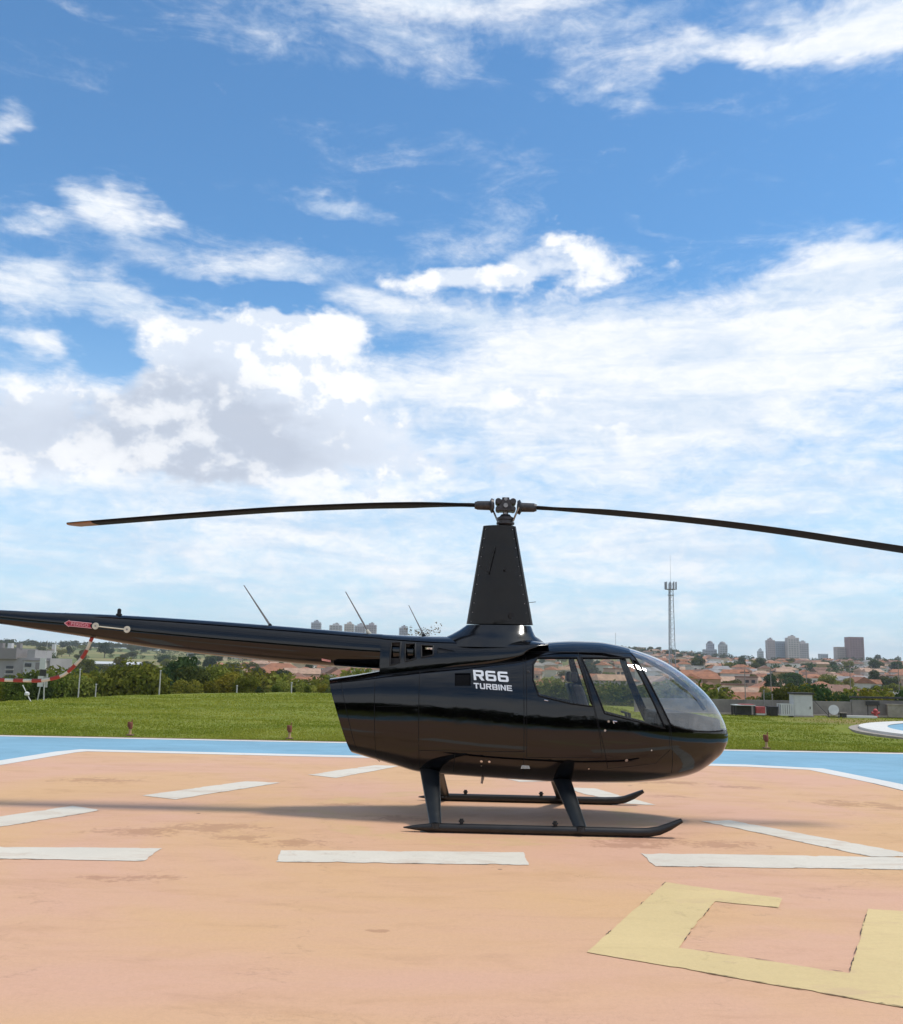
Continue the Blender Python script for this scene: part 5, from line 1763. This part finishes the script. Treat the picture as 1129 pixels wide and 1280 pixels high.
ZONES = [(-12, 'under the tail boom'), (-6.8, 'behind the engine bay'), (4, 'behind the rear window'), (8.5, 'behind the front windows'),
         (12.8, 'past the windshield'), (16.2, 'below the domed towers'), (19.2, 'below the four towers'), (22, 'below the pink tower'), (24.2, 'below the red tower'), (28, 'near the right edge')]
def zone(a):
    return min(ZONES, key=lambda q: abs(q[0] - a))[1]
used = []
def free(x, y, r_):
    for (u, v, q) in used:
        if (u - x) ** 2 + (v - y) ** 2 < (q + r_) ** 2:
            return False
    used.append((x, y, r_))
    return True
rng = random.Random(5)
cnt = 0
tries = 0
while cnt < 268 and tries < 9000:
    tries += 1
    a = rng.uniform(12.3, 30) if rng.random() < .70 else (rng.uniform(-13.4, -5.5) if rng.random() < .42 else rng.uniform(2, 12.3))
    D = 215 * (1200 / 215) ** (rng.random() ** .85)
    if a < -5 and D > 900:
        continue
    # leave a green belt half way up the right hillside
    if (a > 15 and 540 < D < 720 and rng.random() < .85) or (a > 19.5 and 280 < D < 420 and rng.random() < .8) or (a > 14 and 850 < D < 960 and rng.random() < .6):
        continue
    y = D * math.cos(R(a))
    x = D * math.sin(R(a))
    if not free(x, y, 5.5 + D * .0035):
        continue
    wi = rng.choices(range(5), [.34, .24, .14, .16, .12])[0]
    ri = rng.choices(range(4), [.46, .22, .20, .12])[0]
    row = 'low down' if D < 380 else ('half way up' if D < 750 else 'near the skyline')
    lab = '%s house with %s roof, %s, %s' % (WALLS[wi][0], ROOFS[ri][0], row, zone(a))
    place_house(x, y, rng.randrange(12), wi, ri, rng.uniform(-.5, .5) + rng.choice([0, 0, math.pi / 2]), rng.uniform(.60, .95) * (1.0 if D < 700 else 1.1), lab,
                'houses ' + row + ', ' + zone(a))
    cnt += 1
# big orange roofs under the tail boom
for px, D, pi, wi, ri, sc, lab in ((338, 300, 0, 1, 0, .95, 'wide house with a bright orange roof under the tail boom, left of the pair'), (357, 330, 3, 0, 0, 1.1, 'large bright orange roof under the tail boom, middle of the town gap'),
                                   (384, 310, 5, 3, 2, .9, 'pink house with a pale tiled roof just left of the engine bay')):
    x = at(px, D)
    place_house(x, D, pi, wi, ri, .1, sc, lab, 'near houses under the tail boom', z=tz(x, D) + 1.2)

# the houses past the three hundred nearest: real little houses, joined as one mass
fh = MB()
gq = random.Random(77)
for i in range(1250):
    a = gq.uniform(11.5, 31) if gq.random() < .8 else gq.uniform(-12, 11)
    D = gq.uniform(430, 1240) if gq.random() < .75 else gq.uniform(230, 520)
    if a < -4 and D > 800:
        continue
    if (a > 15 and 560 < D < 700) or (a > 19.5 and D < 420):
        continue
    y, x = D * math.cos(R(a)), D * math.sin(R(a))
    if any((u - x) ** 2 + (v - y) ** 2 < (q * .8 + 4) ** 2 for u, v, q in used):
        continue
    z = tz(x, y)
    L, Wd, H = gq.uniform(6, 11), gq.uniform(5, 7), gq.choice([2.8, 3.0, 3.2, 5.2])
    rz = gq.uniform(-.4, .4) + gq.choice([0, math.pi / 2])
    wi, ri = gq.choices(range(5), [.42, .22, .12, .14, .10])[0], gq.choices(range(4), [.46, .20, .22, .12])[0]
    fh.box((x, y, z + H / 2 - .5), (L, Wd, H + 1), rz, wi)
    ca, sa = math.cos(rz), math.sin(rz)
    a_, b_ = L / 2 + .4, Wd / 2 + .4
    hp_ = [(-a_, -b_, H), (a_, -b_, H), (a_, b_, H), (-a_, b_, H), (-a_ * .75, 0, H + 1.5), (a_ * .75, 0, H + 1.5)]
    fh.add([(x + u * ca - v * sa, y + u * sa + v * ca, z + k) for u, v, k in hp_], [(0, 1, 5, 4), (2, 3, 4, 5), (1, 2, 5), (3, 0, 4), (3, 2, 1, 0)], 5 + ri)
    for k in (-.25, .25):
        px_, py_ = k * L, -Wd / 2 - .04
        fh.box((x + px_ * ca - py_ * sa, y + px_ * sa + py_ * ca, z + 1.5), (1.2, .08, 1.1), rz, 9)
tag(fh.build('far_houses', W_M + R_M + [M_win]), 'mass of small far houses with tiled roofs over the hillside', 'houses', kind='stuff')

# trees through the town and over the hills
cnt = 0
tries = 0
TL = {id(treeA): 'mid green', id(treeB): 'yellow green', id(treeC): 'dark green'}
while cnt < 285 and tries < 9000:
    tries += 1
    q = rng.random()
    a = rng.uniform(11, 31) if q < .55 else rng.uniform(-26, -5) if q < .88 else rng.uniform(2, 11)
    D = 150 * (1290 / 150) ** (rng.random() ** .70)
    if a > 10 and D < 190:
        continue
    y, x = D * math.cos(R(a)), D * math.sin(R(a))
    if not free(x, y, 1.5 + D * .0022):
        continue
    kinds = rng.choices([treeA, treeB, treeC], [.5, .22 if D < 500 else .08, .28])[0]
    sc = rng.uniform(.95, 1.7) * (1 if D < 600 else 1.25)
    row = 'low down' if D < 380 else ('half way up' if D < 750 else 'near the skyline')
    side_ = zone(a) if a > -15 else 'on the left hills'
    rng.choice(kinds).place(x, y, sc, '%s hillside tree %s, %s' % (TL[id(kinds)], row, side_), 'tree', 'trees ' + row + ' ' + side_, sz=rng.uniform(.75, 1.0))
    cnt += 1
# the wooded skyline: a belt of crowns too many to count
def woods(name, label, n, fn, lm, leaf, seed):
    g = np.random.default_rng(seed)
    a, D, ok = fn(g, n)
    x, y = D * np.sin(np.radians(a)), D * np.cos(np.radians(a))
    z = terrain_z(x, y)
    Vs, Fs, o_ = [], [], 0
    per = 70
    for i in range(n):
        h_ = g.uniform(3.5, 9) * ok[i]
        lob = [(0, 0, h_ * .55, h_ * .42), (h_ * .25, .1, h_ * .5, h_ * .33), (-h_ * .25, -.1, h_ * .45, h_ * .33)]
        V_, F_ = crown_np(int(g.integers(1e6)), lob, per, leaf * h_ / 6)
        Vs.append(V_ + np.array([x[i], y[i], z[i] - .5]))
        Fs.append(F_ + o_)
        o_ += len(V_)
    o = bpy.data.objects.new(name, np_mesh(name, np.concatenate(Vs), np.concatenate(Fs), lm))
    COL.objects.link(o)
    tag(o, label, 'woods', kind='stuff')
woods('woods', 'continuous dark belt of woods along the skyline', 1300,
      lambda g, n: (g.uniform(-34, 36, n), g.uniform(1120, 1330, n), np.ones(n)), L_dark, .75, 1)
def belt(g, n):
    a = g.uniform(12.5, 33, n)
    return a, 620 + 90 * g.normal(size=n) * .6 + 30 * np.sin(a), np.ones(n) * .9
woods('green_belt', 'belt of trees half way up the right hillside', 130, belt, L_town, .6, 2)
woods('valley_scrub', 'scrub and small trees over the left hills and fields', 700,
      lambda g, n: (g.uniform(-33, -4, n), 160 * (1100 / 160) ** g.random(n), g.uniform(.35, .8, n)), L_town, .6, 3)

# ---- towers on the skyline
def tower(px0, px1, ztop, D, base_col, label, cat='tower block', group='high rise towers on the skyline', dome=False, cap=True, ribs=4, rz=0.0):
    w_ = (px1 - px0) / 1200 * D
    x = at((px0 + px1) / 2, D)
    zb = tz(x, D) - 4
    h_ = ztop - zb
    nm = 'tower_' + str(len(bpy.data.materials))
    o_ = thing('tower_block', label, cat, (x, D, zb), rz, group)
    m = mat('tower_render', base_col, .85, var=.08, scale=.1)
    md = mat('tower_recess', tuple(k * .45 for k in base_col), .6, var=.08, scale=.1)
    MB().box((0, 0, h_ / 2), (w_, w_ * .9, h_)).build('shaft', m, o_)
    if cap:
        MB().box((0, 0, h_ + 1.2), (w_ * .55, w_ * .5, 2.4)).build('roof_room', m, o_)
        MB().box((w_ * .05, 0, h_ + 3.0), (w_ * .22, w_ * .22, 1.4)).build('water_tank', md, o_)
    if dome:
        MB().lathe([(w_ * .46, 0), (w_ * .45, w_ * .12), (w_ * .34, w_ * .30), (w_ * .15, w_ * .40), (.01, w_ * .43)], (0, 0, h_), 16).build('dome', md, o_, smooth=True)
    # window bands: one recess per storey and bay, joined because they are under two pixels each
    wb = MB()
    st = 3.1
    nb_ = ribs
    bw = w_ / nb_
    for k in range(int(h_ / st)):
        for j in range(nb_):
            wb.box((-w_ / 2 + (j + .5) * bw, -w_ * .45, k * st + 1.7), (bw * .62, .5, 1.6))
            wb.box((w_ / 2, -w_ * .45 + (j + .5) * bw * .9, k * st + 1.7), (.5, bw * .55, 1.6))
    q = wb.build('window_rows', md, o_)
    q['kind'] = 'stuff'
    for s_ in (-1, 1):
        MB().box((s_ * w_ * .5, -w_ * .452, h_ / 2), (w_ * .08, .9, h_ * .995)).build('corner_rib', m, o_)
    return o_
GREYB = (0.36, 0.36, 0.38)
BEIGE = (0.52, 0.46, 0.40)
for a in ((394, 405, 63.0, GREYB, 'leftmost grey tower showing above the tail boom', {}), (417, 431, 59.5, (0.46, 0.44, 0.42), 'broad pale grey tower, second from left above the tail boom', {}),
          (435, 446, 61.5, BEIGE, 'cream tower in the middle of the row above the tail boom', {}), (448, 460, 59.6, (0.40, 0.38, 0.38), 'grey tower left of the second whip antenna foot', {}),
          (462, 474, 61.0, (0.40, 0.36, 0.36), 'greyish pink tower at the right end of the row above the tail boom', {}), (503, 513, 58.0, GREYB, 'lone grey tower above the engine cowl', {})):
    tower(a[0], a[1], a[2], 1400, a[3], a[4], **a[5])
tower(884, 892, 43.0, 1380, (0.34, 0.34, 0.37), 'grey tower with a rounded top, left of the domed pair', dome=True, cap=False)
tower(880, 894, 34.5, 1370, (0.33, 0.33, 0.36), 'low grey block at the foot of the left rounded tower', cap=False)
tower(899, 908, 42.0, 1380, (0.44, 0.43, 0.42), 'pale tower with a rounded top, right of the domed pair', dome=True, cap=False, ribs=3)
tower(947, 953, 34.5, 1400, (0.44, 0.46, 0.48), 'small pale tower left of the cluster of four')
tower(958, 967, 50.0, 1400, (0.42, 0.35, 0.34), 'leftmost pinkish tower of the cluster of four', cap=True)
tower(967, 982, 49.0, 1410, (0.28, 0.32, 0.37), 'blue grey wide tower, second in the cluster of four', cap=False, ribs=6)
tower(983, 996, 54.0, 1395, (0.52, 0.46, 0.42), 'tallest beige tower of the cluster of four')
tower(997, 1008, 47.0, 1405, (0.46, 0.42, 0.41), 'rightmost beige tower of the cluster of four')
tower(1023, 1032, 32.0, 1400, (0.45, 0.47, 0.50), 'faint low tower between the cluster and the pink tower', cap=False)
tower(1043, 1055, 42.0, 1390, (0.46, 0.36, 0.31), 'pinkish tower left of the dark red tower', cap=False)
tower(1058, 1075, 56.0, 1380, (0.27, 0.15, 0.14), 'tall dark red tower near the right edge', cap=False, ribs=5)

# ---- the radio mast
TD = 215
x = at(840.6, TD)
zb = tz(x, TD)
o = thing('radio_mast', 'slim grey lattice radio mast with antennas on top, rising behind the windshield', 'radio mast', (x, TD, zb))
ht = 21.2 - zb
legs_ = []
hw0, hw1 = .85, .42
tri = [(-1, -.58), (1, -.58), (0, 1.15)]
M_mast = mat('mast_grey_steel', (0.30, 0.31, 0.33), .55, var=.1)
for (a_, b__), rr_ in zip(tri, (.15, .085, .085)):
    MB().tube([(a_ * hw0, b__ * hw0, 0), (a_ * hw1, b__ * hw1, ht)], rr_, 6).build('mast_leg', M_mast, o)
br = MB()
nz = 22
for k in range(nz):
    t0, t1 = k / nz, (k + 1) / nz
    for i in range(3):
        j = (i + 1) % 3
        h0_, h1_ = hw0 + (hw1 - hw0) * t0, hw0 + (hw1 - hw0) * t1
        br.tube([(tri[i][0] * h0_, tri[i][1] * h0_, ht * t0), (tri[j][0] * h1_, tri[j][1] * h1_, ht * t1)], .028, 4)
        br.tube([(tri[i][0] * h1_, tri[i][1] * h1_, ht * t1), (tri[j][0] * h1_, tri[j][1] * h1_, ht * t1)], .025, 4)
q = br.build('lattice', M_mast, o)
q['kind'] = 'stuff'
MB().lathe([(.75, 0), (.75, .10), (.2, .12)], (0, 0, ht - 2.6), 12).build('platform', M_mast, o)
MB().lathe([(1.15, 0), (1.15, .10), (.2, .12)], (0, 0, ht - 1.3), 12).build('platform', M_mast, o)
for k in range(9):
    a = k * 2 * math.pi / 9 + .2
    MB().box((math.cos(a) * 1.25, math.sin(a) * 1.25, ht - .45), (.24, .16, 1.7), a).build('panel_antenna', M_mast, o)
MB().tube([(0, 0, ht - 1.2), (0, 0, ht + .3)], .16, 8).tube([(0, 0, ht), (0, 0, ht + 6.5)], [.035, .02], 6).build('lightning_rod', M_mast, o)
x = at(771, 400)
o = thing('thin_mast', 'faint thin mast on the skyline above the cabin roof', 'mast', (x, 400, tz(x, 400)))
MB().tube([(0, 0, 0), (0, 0, 17.3 - tz(x, 400))], [.10, .06], 6).build('shaft', M_mast, o)
MB().tube([(-.25, 0, 16.8 - tz(x, 400)), (.25, 0, 16.8 - tz(x, 400))], .06, 6).build('crossarm', M_mast, o)

# ---- buildings at the left
M_bldg = mat('grey_concrete_block', (0.235, 0.215, 0.20), .85, var=.12, scale=.25, bump=.2)
M_bldg2 = mat('pale_concrete_block', (0.30, 0.285, 0.27), .85, var=.12, scale=.25)
D = 140
o = thing('concrete_building', 'grey concrete building at the left edge with rooftop tanks and dark slots', 'building', (-62, D, -9))
MB().box((-.5, 2, 5.2), (12.0, 8, 11.4)).build('wall', M_bldg2, o)
MB().box((-4.0, 1.0, 11.45), (9.6, 7, 1.5)).build('upper_storey', M_bldg, o)
MB().box((2.6, 1.2, 11.35), (1.1, 6, 1.3)).build('stair_tower', M_bldg2, o)
for k in range(7):
    MB().box((-6.9 + k * 1.25, -1.2, 12.55), (.55, .8, .75)).build('roof_tank', M_cab if k % 2 else M_bldg, o)
for k in range(4):
    MB().box((-.15, -2.03, 7.55 + k * .66), (1.0, .12, .36)).build('window', M_win, o)
    MB().box((-.15, -2.14, 7.28 + k * .66), (1.15, .3, .08)).build('window_ledge', M_cab, o)
for k in range(2):
    MB().box((-5.2 + k * 2.2, -2.53, 11.35), (.5, .1, .55)).build('window', M_win, o)
MB().box((3.2, -2.05, 8.6), (3.4, .12, 1.2)).build('wall_panel', M_bldg, o)
o = thing('white_annex', 'white low building right of the grey concrete building', 'building', (at(59, 138), 138, -8))
MB().box((0, 0, 4.2), (2.5, 4, 10.6)).build('wall', M_pole, o)
MB().box((0, 0, 9.55), (2.8, 4.3, .12)).build('roof', M_bldg, o)
MB().box((-.6, -2.03, 8.9), (.9, .1, .5)).build('window', M_win, o)
MB().box((1.0, -2.03, 8.8), (1.1, .1, .9)).build('door', M_bldg, o)
D = 450
x = at(157, D)
o = thing('long_shed', 'long white roofed shed in the valley at the left, behind the bushes', 'shed', (x, D, -.9))
MB().box((0, 0, .2), (24, 8, 2.4)).build('wall', M_bldg2, o)
MB().add([(-12.4, -4.4, 1.4), (12.4, -4.4, 1.4), (12.4, 4.4, 1.4), (-12.4, 4.4, 1.4), (-12.4, 0, 2.5), (12.4, 0, 2.5)],
         [(0, 1, 5, 4), (2, 3, 4, 5), (1, 2, 5), (3, 0, 4), (3, 2, 1, 0)]).build('roof', M_cab, o)
for k in range(6):
    MB().box((-10 + k * 4, -4.03, .4), (1.8, .1, 1.0)).build('window', M_win, o)
D = 700
x = at(60, D)
o = thing('white_hall', 'long white hall with a small tower on the left hill', 'hall', (x, D, tz(x, D) + 1.5))
MB().box((0, 0, 1.0), (20, 8, 5)).build('wall', M_cab, o)
MB().box((0, 0, 3.6), (21, 9, .5)).build('roof', R_M[2], o)
MB().box((10.0, -1, 4.0), (2.2, 2.2, 7.5)).build('tower', M_cab, o)
D = 240
x = at(356, D)
o = thing('long_house', 'long white flat roofed house in front of the orange roofs', 'house', (x, D, -4.2))
MB().box((0, 0, .6), (9.0, 5, 2.6)).build('wall', M_cab, o)
MB().box((0, 0, 1.98), (9.8, 5.6, .22)).build('roof', M_bldg2, o)
for k in range(3):
    MB().box((-2.8 + k * 2.8, -2.53, .9), (1.3, .1, .9)).build('window', M_win, o)

# ---- utility poles and wires at the foot of the hill
pts_ = []
for i, (px, D, top) in enumerate(((930, 150, .6), (962, 165, .9), (1006, 175, 1.6), (1060, 190, 2.2), (1120, 200, 2.6), (1180, 205, 2.8))):
    x = at(px, D)
    zg = tz(x, D)
    zt = EYE + top
    o = thing('utility_pole', ('utility pole with a crossarm at the foot of the hill, ' + ['behind the covered table', 'behind the slatted crate', 'right of the white cabinet', 'left of the dark plate', 'near the right edge', 'beyond the right edge'][i]), 'pole', (x, D, zg), group='utility poles at the foot of the hill')
    MB().tube([(0, 0, -.3), (0, 0, zt - zg)], [.085, .07], 8).build('shaft', M_wall, o)
    MB().box((0, 0, zt - zg - .4), (1.5, .10, .12)).build('crossarm', M_dark, o)
    pts_.append((x, D, zt - .3))
for k, dx in enumerate((-.6, .6)):
    wr = MB()
    pth = []
    for (a_, b__) in zip(pts_[:-1], pts_[1:]):
        for t in range(6):
            u = t / 6
            pth.append((a_[0] + (b__[0] - a_[0]) * u + dx, a_[1] + (b__[1] - a_[1]) * u, a_[2] + (b__[2] - a_[2]) * u - .5 * 4 * u * (1 - u)))
    wr.tube(pth, .018, 4)
    tag(wr.build('power_line', M_dark), ['nearer thin power line sagging between the utility poles', 'farther thin power line sagging between the utility poles'][k], 'wire')

# ---- dark tree belt behind the camera (it shows as the dark band mirrored in the flank)
g_ = np.random.default_rng(9)
Vs, Fs, off_ = [], [], 0
for i in range(60):
    x, y = -52 + i * 1.75 + g_.uniform(-1, 1), -16 + g_.uniform(-2.5, 2)
    h_ = g_.uniform(3.2, 4.8)
    lob = [(0, 0, h_ * .6, h_ * .4), (h_ * .3, 0, h_ * .35, h_ * .38), (-h_ * .3, 0, h_ * .35, h_ * .38)]
    V_, F_ = crown_np(int(g_.integers(1e6)), lob, 500, .32)
    Vs.append(V_ + np.array([x, y, -.2]))
    Fs.append(F_ + off_)
    off_ += len(V_)
o = bpy.data.objects.new('tree_belt', np_mesh('tree_belt', np.concatenate(Vs), np.concatenate(Fs), L_dark))
COL.objects.link(o)
tag(o, 'dark belt of trees mirrored in the glossy flank', 'woods', kind='stuff')

# ---- thin haze of the summer air
hz_b = MB().box((0, 1950, 60.5), (8600, 4700, 141))
haze = hz_b.build('haze', bpy.data.materials.new('haze_air'))
hm = haze.data.materials[0]
hm.use_nodes = True
hn = hm.node_tree.nodes
hn.clear()
pv = hn.new('ShaderNodeVolumePrincipled')
pv.inputs['Color'].default_value = (0.90, 0.95, 1.0, 1)
pv.inputs['Density'].default_value = 0.00015
ho = hn.new('ShaderNodeOutputMaterial')
hm.node_tree.links.new(pv.outputs[0], ho.inputs['Volume'])
tag(haze, kind='stuff')

# ---- look-alikes in one place are told apart by their order from the left
ORD = ['leftmost', 'second from left', 'third from left', 'fourth from left', 'fifth from left', 'sixth from left', 'seventh from left', 'eighth from left',
       'ninth from left', 'tenth from left', 'eleventh from left', 'twelfth from left', 'thirteenth from left', 'fourteenth from left', 'fifteenth from left']
same = {}
for o in scene.objects:
    if o.parent is None and o.get('label') and o.get('category') in ('house', 'tree', 'bush'):
        same.setdefault(o['label'], []).append(o)
for lab, lst in same.items():
    if len(lst) > 1:
        lst.sort(key=lambda q: q.location.x / max(q.location.y, 1.0))
        for i, o in enumerate(lst):
            o['label'] = lab + ', ' + (ORD[i] if i < len(lst) - 1 or i == 0 else 'rightmost')
